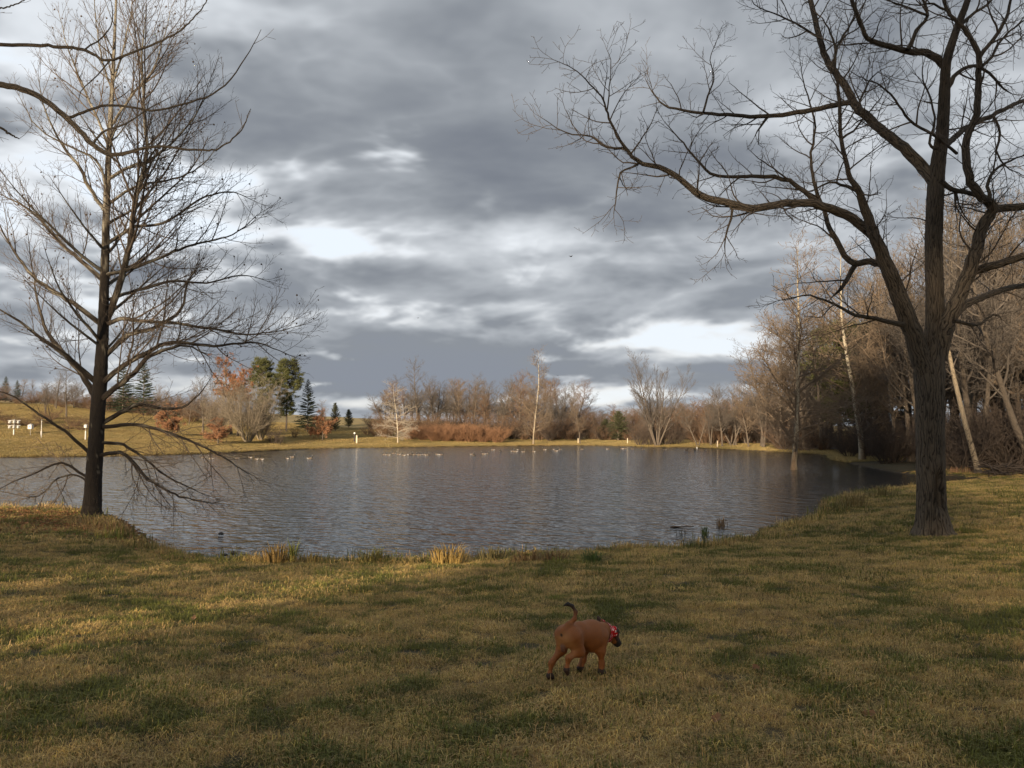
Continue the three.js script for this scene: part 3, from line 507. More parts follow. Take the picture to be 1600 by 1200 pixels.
const proto = {
  woodA: bareTree(101, { height: 19, radius: 0.26, bend: 0.05, trunkMat: woodTrunk, twigMat: woodTwig, tip: 0.014, levels: [lv(1.2, 0.36, 0.95, 0.12, 0.35, 0.015, 0.25, 0.62, 0.8), lv(1.5, 0.44, 0.75, 0.16, 0.25, 0.014, 0.15, 0.4, 0.5), lv(2.0, 0.42, 0.8, 0.2, 0.2, 0.016, 0.2, 0.3, 0.4)] }),
  woodB: bareTree(102, { height: 20, radius: 0.27, bend: 0.06, stems: 2, trunkMat: woodTrunk, twigMat: woodTwig, tip: 0.014, levels: [lv(0.85, 0.34, 0.9, 0.15, 0.4, 0.016, 0.25, 0.5, 0.8), lv(1.4, 0.42, 0.8, 0.18, 0.3, 0.014, 0.15, 0.4, 0.5), lv(1.9, 0.42, 0.8, 0.2, 0.2, 0.016, 0.2, 0.3, 0.4)] }),
  woodC: bareTree(103, { height: 17, radius: 0.18, bend: 0.08, trunkMat: woodTrunk, twigMat: tanTwig, tip: 0.013, levels: [lv(1.5, 0.33, 0.85, 0.14, 0.35, 0.014, 0.2, 0.6, 0.7), lv(1.7, 0.44, 0.75, 0.18, 0.3, 0.014, 0.15, 0.4, 0.5), lv(2.2, 0.42, 0.8, 0.2, 0.2, 0.016, 0.2, 0.3, 0.4)] }),
  round: bareTree(104, { height: 15.5, radius: 0.15, bend: 0.05, stems: 6, spread: 0.22, trunkMat: woodTrunk, twigMat: woodTwig, tip: 0.014, levels: [lv(1.1, 0.36, 0.65, 0.12, 0.5, 0.014, 0.2, 0.45, 0.7), lv(1.5, 0.42, 0.65, 0.14, 0.4, 0.014, 0.2, 0.35, 0.5), lv(2.1, 0.4, 0.7, 0.18, 0.3, 0.016, 0.2, 0.3, 0.35)] }),
  pale: bareTree(105, { height: 19.5, radius: 0.22, bend: 0.05, taper: 0.95, trunkMat: mottled, twigMat: tanTwig, tip: 0.013, trunkTone: paleTone((p) => 0.35 - 0.07 * p.y, [0.20, 0.14, 0.09], [0.52, 0.46, 0.35], [0.33, 0.27, 0.19]), limbTone: [0.36, 0.31, 0.235], levels: [lv(2.3, 0.34, 1.1, 0.16, 0.15, 0.015, 0.10, 0.66, 0.6), lv(1.8, 0.44, 0.8, 0.2, 0.15, 0.015, 0.15, 0.4, 0.5), lv(2.4, 0.42, 0.8, 0.2, 0.2, 0.016, 0.2, 0.3, 0.35)] }),
  smallPale: bareTree(106, { height: 10, radius: 0.10, bend: 0.04, trunkMat: mottled, twigMat: whiteTwig, tip: 0.012, trunkTone: paleTone(() => -0.3, [0.3, 0.24, 0.17], [0.55, 0.48, 0.37], [0.42, 0.35, 0.26]), levels: [lv(3.2, 0.40, 1.25, 0.16, -0.15, 0.016, 0.1, 0.6, 0.5), lv(2.4, 0.42, 0.8, 0.2, 0.2, 0.014, 0.15, 0.4, 0.4), lv(2.6, 0.42, 0.8, 0.2, 0.2, 0.016, 0.2, 0.3, 0.35)] }),
  slender: bareTree(107, { height: 15, radius: 0.15, bend: 0.05, trunkMat: std([0.29, 0.235, 0.165], 0.95, { map: softMap }), twigMat: woodTwig, tip: 0.01, lean: -0.22, levels: [lv(1.2, 0.22, 0.8, 0.14, 0.5, 0.013, 0.35, 0.4, 0.5), lv(2, 0.4, 0.7, 0.18, 0.3, 0.014, 0.2, 0.4, 0.4), lv(2.6, 0.4, 0.75, 0.2, 0.2, 0.016, 0.2, 0.3, 0.3)] }),
  oak: bareTree(108, { height: 16, radius: 0.26, bend: 0.05, trunkMat: woodTrunk, twigMat: tanTwig, tip: 0.014, levels: [lv(1.6, 0.34, 0.9, 0.14, 0.35, 0.015, 0.2, 0.45, 0.7), lv(1.6, 0.42, 0.75, 0.18, 0.25, 0.014, 0.2, 0.4, 0.5), lv(2.0, 0.4, 0.75, 0.2, 0.2, 0.016, 0.2, 0.3, 0.4)], leaves: 16000, leafSize: 0.10, leafFrom: 0.5, leafMat: oakLeaf }),
  youngOak: bareTree(109, { height: 7.2, radius: 0.13, bend: 0.04, trunkMat: woodTrunk, twigMat: tanTwig, tip: 0.011, levels: [lv(4.6, 0.42, 1.05, 0.12, 0.2, 0.013, 0.10, 0.7, 0.4), lv(3.6, 0.42, 0.8, 0.18, 0.15, 0.013, 0.15, 0.4, 0.3), lv(4, 0.42, 0.8, 0.2, 0.1, 0.016, 0.2, 0.3, 0.3)], leaves: 11000, leafSize: 0.075, leafMat: std([0.28, 0.135, 0.066], 0.9) }),
  greyBush: bareTree(110, { height: 11.5, radius: 0.055, bend: 0.06, stems: 22, spread: 0.32, trunkMat: greyTwig, twigMat: greyTwig, tip: 0.011, levels: [lv(1.3, 0.30, 0.6, 0.14, 0.35, 0.011, 0.15, 0.35, 0.6), lv(1.9, 0.42, 0.65, 0.18, 0.25, 0.012, 0.15, 0.3, 0.4), lv(1.8, 0.42, 0.7, 0.2, 0.2, 0.014, 0.2, 0.3, 0.35)] }),
  rustBush: bareTree(111, { height: 4.2, radius: 0.03, bend: 0.11, stems: 26, spread: 0.55, trunkMat: rustTwig, twigMat: rustTwig, tip: 0.011, levels: [lv(2.6, 0.32, 0.6, 0.16, 0.3, 0.012, 0.1, 0.35, 0.35), lv(3.2, 0.42, 0.65, 0.2, 0.2, 0.014, 0.15, 0.3, 0.25), lv(3.5, 0.4, 0.7, 0.2, 0.1, 0.02, 0.2, 0.2, 0.25)] }),
  brush: bareTree(112, { height: 5.2, radius: 0.04, bend: 0.12, stems: 18, spread: 0.5, trunkMat: darkBrush, twigMat: darkBrush, tip: 0.012, levels: [lv(1.8, 0.36, 0.7, 0.18, 0.25, 0.012, 0.1, 0.35, 0.4), lv(2.4, 0.42, 0.7, 0.22, 0.15, 0.014, 0.15, 0.3, 0.3), lv(3, 0.4, 0.7, 0.22, 0.1, 0.02, 0.2, 0.2, 0.3)] }),
};
proto.tanBrush = proto.brush.clone(); proto.tanBrush.children.forEach((c) => { c.material = std([0.16, 0.098, 0.058], 0.95); });
proto.rustTree = proto.woodC.clone(); proto.rustTree.children.forEach((c) => { c.material = c.name === 'crown' ? std([0.155, 0.093, 0.056], 0.95) : woodTrunk; });

function conifer(seed, o) {
  const R = rng(seed), g = new THREE.Group(), tk = new MB(), nd = new MB(), path = [], rr = [];
  for (let k = 0; k <= 12; k++) { path.push(V(R.g() * 0.04, o.height * k / 12 - (k ? 0 : 0.3), R.g() * 0.04)); rr.push(lerp(o.radius, 0.02, k / 12)); }
  tk.tube(path, rr, 8);
  const spray = (c, d, len, w) => {                           // a bough's needles: short narrow blades round it
    const n = Math.round(len * o.dense);
    for (let q = 0; q < n; q++) { const t = R(), p = c.clone().addScaledVector(d, t * len).add(V(R.g() * w, R.g() * w * 0.5, R.g() * w)), a = V(R.g(), R.g() * 0.6 + 0.15, R.g()).addScaledVector(d, 0.7).normalize().multiplyScalar(o.needle * R.r(0.6, 1.2)), b = V(R.g(), R.g(), R.g()).cross(a).normalize().multiplyScalar(o.needle * 0.22); nd.tri(p.clone().sub(b), p.clone().add(b), p.clone().add(a)); }
  };
  for (let k = 0; k < o.boughs; k++) {
    const t = o.from + (1 - o.from) * (k + R()) / o.boughs, az = k * 2.4 + R.g() * 0.4, reach = o.shape(t) * R.r(0.75, 1.12);
    if (reach < 0.12) continue;
    const start = V(0, o.height * t, 0), d = V(Math.cos(az), o.tilt(t) + R.g() * 0.12, Math.sin(az)).normalize(), end = start.clone().addScaledVector(d, reach).add(V(0, o.curl * reach, 0));
    tk.tube([start, start.clone().lerp(end, 0.5).add(V(0, -0.06 * reach, 0)), end], [0.045, 0.03, 0.01], 4);
    if (o.clump) { const n = Math.max(1, Math.round(reach * 1.1)); for (let q = 0; q < n; q++) { const c = start.clone().lerp(end, R.r(0.55, 1.05)).add(V(R.g() * 0.5, R.g() * 0.25, R.g() * 0.5)); for (let s = 0; s < 5; s++) spray(c, V(R.g(), R.g() * 0.5 + 0.25, R.g()).normalize(), o.clump, o.clump * 0.45); } } else {
      const dd = end.clone().sub(start).normalize(); spray(start.clone().lerp(end, 0.12), dd, reach * 0.9, 0.10 + reach * 0.05);
      for (let q = 0; q < reach * 3; q++) { const f = R.r(0.2, 0.95), side = V(-dd.z, R.g() * 0.15 - 0.08, dd.x).multiplyScalar(R() < 0.5 ? 1 : -1).addScaledVector(dd, 0.8).normalize(); spray(start.clone().lerp(end, f), side, reach * 0.38 * (1.1 - f), 0.07); }
    }
  }
  tk.mesh('trunk', woodTrunk, g); nd.mesh('needles', o.mat, g);
  return g;
}
const pineNeedle = std([0.075, 0.080, 0.022], 0.85), spruceNeedle = std([0.040, 0.056, 0.026], 0.85), cedarNeedle = std([0.052, 0.060, 0.022], 0.85);
proto.pine = conifer(201, { height: 15, radius: 0.22, boughs: 84, from: 0.22, dense: 34, needle: 0.28, clump: 0.75, mat: pineNeedle, curl: 0.08, tilt: (t) => lerp(-0.15, 0.7, t), shape: (t) => (t < 0.55 ? 2.6 * (0.5 + t * 0.6) : 3.2 * Math.sqrt(Math.max(0, 1 - ((t - 0.66) / 0.36) ** 2)) + 0.4) });
proto.spruce = conifer(202, { height: 13, radius: 0.18, boughs: 120, from: 0.06, dense: 44, needle: 0.19, mat: spruceNeedle, curl: 0.1, tilt: (t) => lerp(-0.25, 0.45, t), shape: (t) => 4.0 * Math.pow(1 - t, 0.8) + 0.15 });
proto.cedar = conifer(203, { height: 6, radius: 0.1, boughs: 90, from: 0.05, dense: 60, needle: 0.15, mat: cedarNeedle, curl: 0.2, tilt: (t) => lerp(0.2, 1.2, t), shape: (t) => 1.7 * Math.pow(1 - t, 0.6) * (0.4 + Math.min(1, t * 4) * 0.6) + 0.1 });

const PR = rng(900);
function place(kind, spot, tall, name, label, category, group, wide = 1) {          // a clone, turned and sized
  const src = proto[kind], o = src.clone(), h = { woodA: 19, woodB: 21, woodC: 17, rustTree: 17, round: 15, pale: 19.5, smallPale: 10, slender: 15, oak: 16, youngOak: 7.2, greyBush: 11, rustBush: 4, brush: 5, tanBrush: 5, pine: 15, spruce: 13, cedar: 6 }[kind], s = tall / h;
  o.scale.set(s * wide, s, s * wide); o.rotation.y = PR() * 6.28; o.position.copy(spot);
  return top(o, name, label, category, group);
}
// far shore, one by one: kind, photograph column, distance, line its top reaches, name, label
const far = [
  ['spruce', 8, 205, 588, 'spruce_tree', 'dark spruce at the far left edge of the field'],
  ['spruce', 26, 210, 594, 'spruce_tree', 'shorter dark spruce, second from the far left edge'],
  ['woodC', 48, 215, 592, 'bare_tree', 'small bare tree on the ridge right of the two left spruces'],
  ['woodA', 88, 175, 578, 'bare_tree', 'bare tree on the far field seen just left of the waterside trunk', 1.2],
  ['woodB', 118, 190, 584, 'bare_tree', 'bare tree on the far field hidden mostly by the waterside trunk', 1.2],
  ['spruce', 192, 185, 566, 'spruce_tree', 'broad dark spruce behind the boughs right of the waterside trunk', 1.15],
  ['spruce', 224, 182, 563, 'spruce_tree', 'tall dark spruce, right one of the pair behind the waterside tree', 1.0],
  ['youngOak', 263, 135, 612, 'young_oak', 'brown-leaved young tree right of the dark spruce pair'],
  ['woodC', 296, 165, 600, 'bare_tree', 'thin bare tree between the young brown tree and the tall orange oak'],
  ['oak', 362, 150, 556, 'oak_tree', 'tall oak with rusty orange leaves on its top', 1.1],
  ['greyBush', 388, 136, 592, 'bushy_tree', 'wide grey-tan many-stemmed bare tree before the orange oak', 1.35],
  ['youngOak', 342, 128, 640, 'young_oak', 'low red-brown leaved tree at the foot of the grey bushy tree', 1.3],
  ['pine', 410, 168, 568, 'pine_tree', 'dark pine partly hidden behind the grey bushy tree', 0.9],
  ['pine', 448, 165, 570, 'pine_tree', 'tall pine with a rounded top and open trunk', 1.0],
  ['spruce', 481, 170, 593, 'spruce_tree', 'layered dark conifer right of the tall pine', 0.95],
  ['youngOak', 505, 150, 624, 'young_oak', 'small orange-leaved tree standing alone near the far bank', 1.05],
  ['cedar', 524, 175, 630, 'cedar_tree', 'little cedar behind the orange-leaved tree'],
  ['cedar', 545, 190, 640, 'cedar_tree', 'squat dark green cedar on the skyline left of the thicket', 1.5],
  ['smallPale', 622, 152, 598, 'pale_tree', 'small whitish bare tree with drooping limbs at the far bank', 1.2],
  ['woodA', 652, 190, 564, 'bare_tree', 'tallest bare tree behind the rusty thicket', 1.0],
  ['woodB', 684, 195, 578, 'bare_tree', 'bare tree second from the left behind the rusty thicket', 1.1],
  ['woodC', 712, 200, 592, 'bare_tree', 'slim bare tree above the middle of the rusty thicket'],
  ['woodA', 741, 198, 587, 'bare_tree', 'bare tree above the right half of the rusty thicket'],
  ['woodB', 782, 195, 582, 'bare_tree', 'broad dark bare tree left of the white-trunked tree', 1.1],
  ['woodC', 765, 205, 592, 'bare_tree', 'thin bare tree between the two broad ones behind the thicket'],
  ['pale', 833, 158, 545, 'pale_tree', 'tall white-trunked bare tree on the far bank, centre', 0.95],
  ['rustTree', 812, 178, 580, 'bare_tree', 'brown-twigged tree just behind and left of the white trunk', 1.2],
  ['woodB', 866, 180, 590, 'bare_tree', 'spreading bare tree just behind and right of the white trunk', 1.25],
  ['woodC', 906, 162, 614, 'bare_tree', 'small slim bare tree right of the white-trunked tree', 1.1],
  ['cedar', 966, 178, 643, 'cedar_tree', 'dark green cedar before the far brown wood', 2.0],
  ['cedar', 946, 182, 655, 'cedar_tree', 'lower cedar left of the dark green one', 2.0],
  ['round', 1026, 148, 566, 'round_tree', 'big round-topped bare tree with several stems on the far bank', 1.12],
];
for (const [kind, px, D, ty, name, label, wide] of far) { const s = stand(px, D); place(kind, s, topAt(ty, D, s), name, label, name.replace(/^.*_/, ''), null, wide ?? 1); }
for (const [px, D, ty, w] of [[427, 138, 662, 1.0], [437, 137, 672, 0.9]]) { const s = stand(px, D); place('brush', s, topAt(ty, D, s), 'dark_bush', px < 430 ? 'dark purplish bush at the foot of the grey bushy tree' : 'low dark bush right beside the taller purplish one', 'bush', null, w); }
{ const s = stand(461, 150); place('tanBrush', s, topAt(665, 150, s), 'round_bush', 'small round brown bush alone on the far field', 'bush', null, 0.75); }
// thickets and the wood across the dam
for (const [px, D, ty] of [[588, 165, 660], [602, 163, 652], [616, 166, 655], [574, 168, 664], [634, 168, 660]]) { const s = stand(px, D); place('tanBrush', s, topAt(ty, D, s), 'brown_shrub', 'brown shrub in the left part of the far thicket', 'shrub', 'brown shrubs of the far thicket', 1.5); }
for (let k = 0; k < 22; k++) { const px = 640 + k * 6.4 + PR.g() * 3, D = 160 + (k % 3) * 4 + PR.r(0, 2), s = stand(px, D); place('rustBush', s, topAt(661 + Math.abs(k - 10) * 0.5 + PR.g() * 2, D, s), 'rusty_shrub', 'rust-red shrub in the long thicket on the far bank', 'shrub', 'rusty shrubs of the far thicket', PR.r(1.5, 2.1)); }
for (let k = 0; k < 9; k++) { const px = 775 + k * 14 + PR.g() * 5, D = 172 + PR.r(0, 8), s = stand(px, D); place(k % 2 ? 'tanBrush' : 'brush', s, topAt(655 + PR.g() * 6, D, s), 'brown_shrub', 'brown shrub among the trees around the white trunk', 'shrub', 'shrubs around the white-trunked tree', 1.4); }
for (let k = 0; k < 34; k++) { const px = 885 + k * 11 + PR.g() * 5, D = 188 + PR.r(0, 40) - (px > 1100 ? 25 : 0), s = stand(px, D), ty = lerp(646, 628, smoothstep(px, 900, 1250)) + PR.g() * 6; place(['rustTree', 'woodC', 'woodA'][k % 3], s, topAt(ty, D, s), 'far_wood_tree', 'brown bare tree in the low wood beyond the dam', 'tree', 'trees of the low wood beyond the dam', 1.5); }
for (let k = 0; k < 40; k++) { const px = 880 + k * 9.5 + PR.g() * 4, D = 176 + PR.r(0, 10) - (px > 1080 ? 26 : 0), s = stand(px, D); place(k % 3 ? 'tanBrush' : 'brush', s, topAt(660 + PR.g() * 7 - (px > 1080 ? 8 : 0), D, s), 'far_wood_shrub', 'brown shrub along the front of the low wood beyond the dam', 'shrub', 'shrubs along the low wood', 1.5); }
for (const [px, ty] of [[1110, 598], [1140, 590], [1165, 600], [1090, 610], [1185, 585]]) { const D = 140 + PR.r(0, 15), s = stand(px, D); place('woodB', s, topAt(ty, D, s), 'dam_tree', 'taller bare tree rising from the wood right of the round-topped tree', 'tree', 'taller trees right of the round-topped tree'); }
for (let k = 0; k < 5; k++) { const px = 1000 + k * 14, D = 150 + PR.r(0, 4), s = stand(px, D); place('brush', s, topAt(662 + PR.g() * 4, D, s), 'dark_shrub', 'dark shrub at the foot of the round-topped tree', 'shrub', 'shrubs at the foot of the round-topped tree', 1.3); }
for (let k = 0; k < 60; k++) { const px = -30 + k * 6.2 + PR.g() * 5, D = 178 + PR.r(0, 35), s = stand(px, D); place(k % 4 === 3 ? 'woodC' : 'tanBrush', s, topAt(lerp(612, 626, px / 340) + PR.g() * 8 - (k % 4 === 3 ? 16 : 0), D, s), 'ridge_shrub', 'brown shrub or sapling along the ridge of the left field', 'shrub', 'brush along the left ridge', 1.8); }
for (let k = 0; k < 14; k++) { const px = -60 + k * 16 + PR.g() * 6, D = 128 + PR.r(0, 14), s = stand(px, D); place('tanBrush', s, PR.r(1.2, 2.6), 'field_shrub', 'low russet shrub on the slope of the left field', 'shrub', 'low shrubs on the left slope', 2.2); }

for (let k = 0; k < 52; k++) { const px = 592 + k * 6 + PR.g() * 5, D = 192 + PR.r(0, 45), s = stand(px, D); place(['woodA', 'woodC', 'woodB', 'rustTree'][k % 4], s, topAt(603 + PR.g() * 14, D, s), 'thicket_tree', 'bare tree in the row behind the rusty thicket', 'tree', 'trees behind the rusty thicket', PR.r(1.3, 1.8)); }
for (let k = 0; k < 34; k++) { const px = 585 + k * 9.6 + PR.g() * 4, D = 180 + PR.r(0, 12), s = stand(px, D); place(k % 3 ? 'tanBrush' : 'brush', s, topAt(650 + PR.g() * 7, D, s), 'thicket_shrub', 'brown shrub under the trees behind the rusty thicket', 'shrub', 'shrubs behind the rusty thicket', 1.6); }
for (const [px, D, ty, kind, wide, label] of [[72, 150, 590, 'woodB', 1.2, 'bare tree on the far slope above the bird houses'], [104, 148, 578, 'woodA', 1.4, 'wide bare tree on the far slope just left of the waterside trunk'], [246, 150, 600, 'woodC', 1.3, 'bare tree on the far slope right of the spruce pair'], [318, 148, 590, 'woodA', 1.3, 'bare tree left of the tall orange oak'], [408, 142, 604, 'greyBush', 1.2, 'grey many-stemmed tree right of the wider grey bushy tree'], [340, 141, 606, 'greyBush', 1.1, 'grey-tan many-stemmed tree left of the wider grey bushy tree'], [372, 146, 572, 'oak', 1.0, 'second rusty oak close behind the grey bushy tree']]) { const s = stand(px, D); place(kind, s, topAt(ty, D, s), kind === 'oak' ? 'oak_tree' : kind === 'greyBush' ? 'bushy_tree' : 'bare_tree', label, 'tree', null, wide); }

for (let k = 0; k < 64; k++) { const px = 872 + k * 6.2 + PR.g() * 5, D = 205 + PR.r(0, 40) - (px > 1100 ? 45 : 0), s = stand(px, D), ty = lerp(641, 618, smoothstep(px, 900, 1250)) + PR.g() * 6; place(['rustTree', 'tanBrush', 'woodC'][k % 3], s, topAt(ty, D, s), 'far_wood_tree', 'brown tree or tall shrub deep in the low wood beyond the dam', 'tree', 'deeper trees of the low wood beyond the dam', 1.9); }
for (let k = 0; k < 20; k++) { const px = 1125 + k * 9 + PR.g() * 5, D = 118 + PR.r(0, 26), s = stand(px, D); if (shoreDist(s.x, s.z) < 2.5) continue; place(['woodA', 'woodC', 'woodB'][k % 3], s, topAt(lerp(622, 470, smoothstep(px, 1110, 1310)) + PR.g() * 14, D, s), 'corner_tree', 'bare tree of the wood behind the tree that stands in the water', 'tree', 'trees behind the tree in the water', 1.25); }
for (let k = 0; k < 44; k++) { const px = 1130 + k * 7.5 + PR.g() * 4, D = (px < 1290 ? 112 : 94) + PR.r(0, 14), s = stand(px, D); if (shoreDist(s.x, s.z) < 1.5) continue; place(k % 3 ? 'brush' : 'tanBrush', s, PR.r(3.2, 6), 'corner_shrub', 'brown shrub along the water behind the tree that stands in it', 'shrub', 'shrubs behind the tree in the water', 1.5); }

// right-hand wood
{
  const s1 = onLevel(1240, 734), D1 = -s1.z; s1.y = -0.3;
  place('pale', s1, topAt(366, D1, s1), 'pale_tree', 'pale mottled bare tree standing in the water before the right wood', 'tree', null, 1.1);
  const s2 = stand(1346, 86); place('pale', s2, topAt(372, 86, s2), 'pale_tree', 'second pale bare tree, at the wood edge right of the one in the water', 'tree', null, 1.25);
  for (const [px, py, ty, kind, label, wide] of [[1530, 739, 300, 'slender', 'leaning pale slender trunk at the wood edge right of the gnarled tree', 1.05], [1541, 718, 330, 'slender', 'thinner leaning trunk just behind the pale leaning one', 0.9], [1563, 713, 255, 'woodB', 'stout pale-footed trunk near the right edge', 1.0], [1599, 716, 230, 'woodB', 'thick trunk cut by the right edge of the view', 1.0]]) {
    const s = ground(px, py), o = place(kind, s, topAt(ty, -s.z, s), kind === 'slender' ? 'leaning_tree' : 'edge_tree', label, 'tree', null, wide); o.rotation.y = kind === 'slender' ? 0.15 : 1;
  }
  const R = rng(66), kinds = ['woodA', 'woodB', 'woodC', 'woodA', 'woodB'];
  let n = 0;
  for (let tries = 0; tries < 1500 && n < 82; tries++) {        // the wood itself, in view and on past the right edge
    const D = R.r(60, 135), px = tries % 3 ? R.r(1270, 1680) : R.r(1680, 2300), x = (px - 800) / F * D; if (x - 0.30 * D < 8 || shoreDist(x, -D) < 3.5 || (px < 1345 && D < 95)) continue;
    const s = V(x, height(x, -D), -D), line = lerp(430, 255, smoothstep(px, 1270, 1640)) + R.g() * 40;
    const o = place(kinds[n % 5], s, clamp(topAt(line, D, s), 11, 25), 'wood_tree', px < 1440 ? 'bare tree in the right wood left of the gnarled trunk' : px < 1620 ? 'bare tree in the right wood right of the gnarled trunk' : 'bare tree of the right wood beyond the right edge of the view', 'tree', px < 1440 ? 'right wood, left of the gnarled trunk' : px < 1620 ? 'right wood, right of the gnarled trunk' : 'right wood, out of view'); n++;
  }
  for (let k = 0; k < 70; k++) { const D = R.r(62, 105), px = R.r(1290, 1800), x = (px - 800) / F * D; if (x - 0.30 * D < 6 || shoreDist(x, -D) < 2) continue; place('brush', V(x, height(x, -D), -D), R.r(3.5, 6.5), 'wood_brush', 'dark tangled shrub under the right wood', 'shrub', 'undergrowth of the right wood', 1.35); }
  for (const [px, D, ty] of [[1312, 118, 520], [1385, 112, 512], [1350, 124, 535]]) { const s = stand(px, D); place('pine', s, topAt(ty, D, s), 'wood_pine', 'dark pine among the bare trees of the right wood', 'tree', 'pines of the right wood', 1.2); }
  // trees behind the viewer, which shade the lawn
    for (let k = 0; k < 27; k++) { const z = 26 + (k % 3) * 9 + R.r(0, 5), x = -44 + k * 3.9 + R.g() * 1.5, kind = ['woodB', 'greyBush', 'woodA', 'pine', 'woodC', 'woodB'][k % 6]; place(kind, V(x, height(x, z), z), kind === 'greyBush' ? R.r(13, 16) : R.r(23, 29), 'shade_tree', 'tree of the belt behind the viewer, outside the view', 'tree', 'trees behind the viewer', kind === 'pine' ? 1.2 : 1.3); }
  for (let k = 0; k < 10; k++) { const z = 24 + (k % 2) * 9 + R.r(0, 6), x = -38 + k * 10 + R.g() * 1.5; place('brush', V(x, height(x, z), z), R.r(6, 9), 'shade_shrub', 'tall shrub of the belt behind the viewer, outside the view', 'shrub', 'shrubs behind the viewer', 1.2); }
}
for (const k in proto) shade(proto[k]);

// ---------------------------------------------------------------- grass
const blade = (mb, R, base, len, lean, az, w, col) => {
  const d = V(Math.cos(az), 0, Math.sin(az)), s = V(-d.z, 0, d.x).multiplyScalar(w), m = base.clone().addScaledVector(d, lean * len * 0.35).add(V(0, len * 0.62, 0)), t = base.clone().addScaledVector(d, lean * len).add(V(0, len * Math.max(0.25, 1 - lean * 0.45), 0)), s2 = s.clone().multiplyScalar(0.75);
  mb.quad(base.clone().sub(s), base.clone().add(s), m.clone().add(s2), m.clone().sub(s2), col); mb.tri(m.clone().sub(s2), m.clone().add(s2), t, col);
};
function tuft(seed, n, spread, len, lean, w) { const R = rng(seed), mb = new MB(); for (let k = 0; k < n; k++) { const a = R() * 6.28, r = spread * Math.sqrt(R()); const tone = R.r(0.7, 1.15); blade(mb, R, V(Math.cos(a) * r, -0.01, Math.sin(a) * r), len * R.r(0.45, 1.2), lean * R.r(0.2, 1.5), R() * 6.28, w * R.r(0.7, 1.2), [tone, tone * R.r(0.94, 1.04), tone * R.r(0.8, 1.1)]); } return mb.geometry(); }
{
  const mat = new THREE.MeshStandardMaterial({ vertexColors: true, roughness: 0.85 }), R = rng(404), M = new THREE.Matrix4(), q = new THREE.Quaternion(), up = V(0, 1, 0), c = new THREE.Color();
  const shapes = [tuft(1, 28, 0.09, 0.072, 1.25, 0.0022), tuft(2, 24, 0.085, 0.075, 0.9, 0.0024), tuft(3, 30, 0.10, 0.062, 1.6, 0.0022)], lists = [[], [], []];
  const zones = [[3.2, 8, 420], [8, 14, 260], [14, 24, 120], [24, 40, 48], [40, 66, 18]];
  for (const [d0, d1, per] of zones) {
    const half = 0.72 * d1 + 3, n = Math.round(2 * half * (d1 - d0) * per);
    for (let k = 0; k < n; k++) {
      const d = R.r(d0, d1), x = R.r(-half, half); if (Math.abs(x) > 0.70 * d + 2.5) continue;
      const y = height(x, -d); if (y < 0.05 || (y < 0.14 && R() < 0.5) || (woody(x, -d) > 0.5 && R() < 0.75)) continue;
      const g = greenness(x, -d), isGreen = R() < g * g * 0.9 + 0.06, far = d > 24 ? 1.9 : d > 14 ? 1.35 : 1, clump = PN.noise(x * 2.3, d * 2.3, 12) + 0.7 * PN.noise(x * 5.5, d * 5.5, 3), s = R.r(0.6, 1.3) * far * (1 + 0.45 * PN.noise(x * 0.8, d * 0.8, 7) + 0.55 * clump), v = R.r(0.55, 1.4) * (1 + 0.35 * PN.noise(x * 1.1 + 9, d * 1.6, 20)); if (clump < -0.42 && R() < 0.7) continue; const tall = y < 0.27 && d < 48 && R() < 0.32 + 0.5 * PN.noise(x * 0.9, d * 0.9, 31) ? R.r(1.7, 3.2) : 1;
      if (isGreen) c.setRGB(0.165 * v, 0.170 * v, 0.036 * v * R.r(0.7, 1.2)); else c.setRGB(0.53 * v, 0.373 * v * R.r(0.94, 1.04), 0.140 * v * R.r(0.8, 1.15));
      lists[isGreen ? 1 : R() < 0.5 ? 0 : 2].push([x, y, -d, s * (isGreen ? 1.1 : 1) * Math.sqrt(tall), s * tall, R() * 6.28, c.r, c.g, c.b]);
    }
  }
  for (let k = 0; k < 150000; k++) {                            // rough grass along the far banks
    const d = R.r(84, 188), x = R.r(-0.72, 0.55) * d; if (d < 105 && x > -0.4 * d && x < 0.25 * d) continue; const y = height(x, -d); if (y < 0.06 || woody(x, -d) > 0.6) continue; const edge = y < 0.5; if (!edge && R() < 0.35) continue;
    const v = R.r(0.75, 1.2), g = greenness(x * 0.4, -d * 0.4) * 0.35; c.setRGB(lerp(0.46, 0.17, g) * v, lerp(0.335, 0.17, g) * v, lerp(0.135, 0.045, g) * v); const s = R.r(3, 5.5) * (edge ? 1 : 0.8); lists[2].push([x, y, -d, s * 1.6, s, R() * 6.28, c.r, c.g, c.b]);
  }
  ['straw_tufts', 'green_tufts', 'matted_tufts'].forEach((name, i) => {
    const m = new THREE.InstancedMesh(shapes[i], mat, lists[i].length);
    lists[i].forEach(([x, y, z, sx, sy, a, r, g, b], k) => { q.setFromAxisAngle(up, a); M.compose(V(x, y, z), q, V(sx, sy, sx)); m.setMatrixAt(k, M); m.setColorAt(k, c.setRGB(r, g, b)); });
    m.castShadow = m.receiveShadow = true; console.log(name, lists[i].length);
    top(m, name, ['pale straw-coloured grass all over the lawn', 'green grass growing in patches over the lawn', 'flattened dry grass of the lawn and far banks'][i], 'grass', null, 'stuff');
  });
}
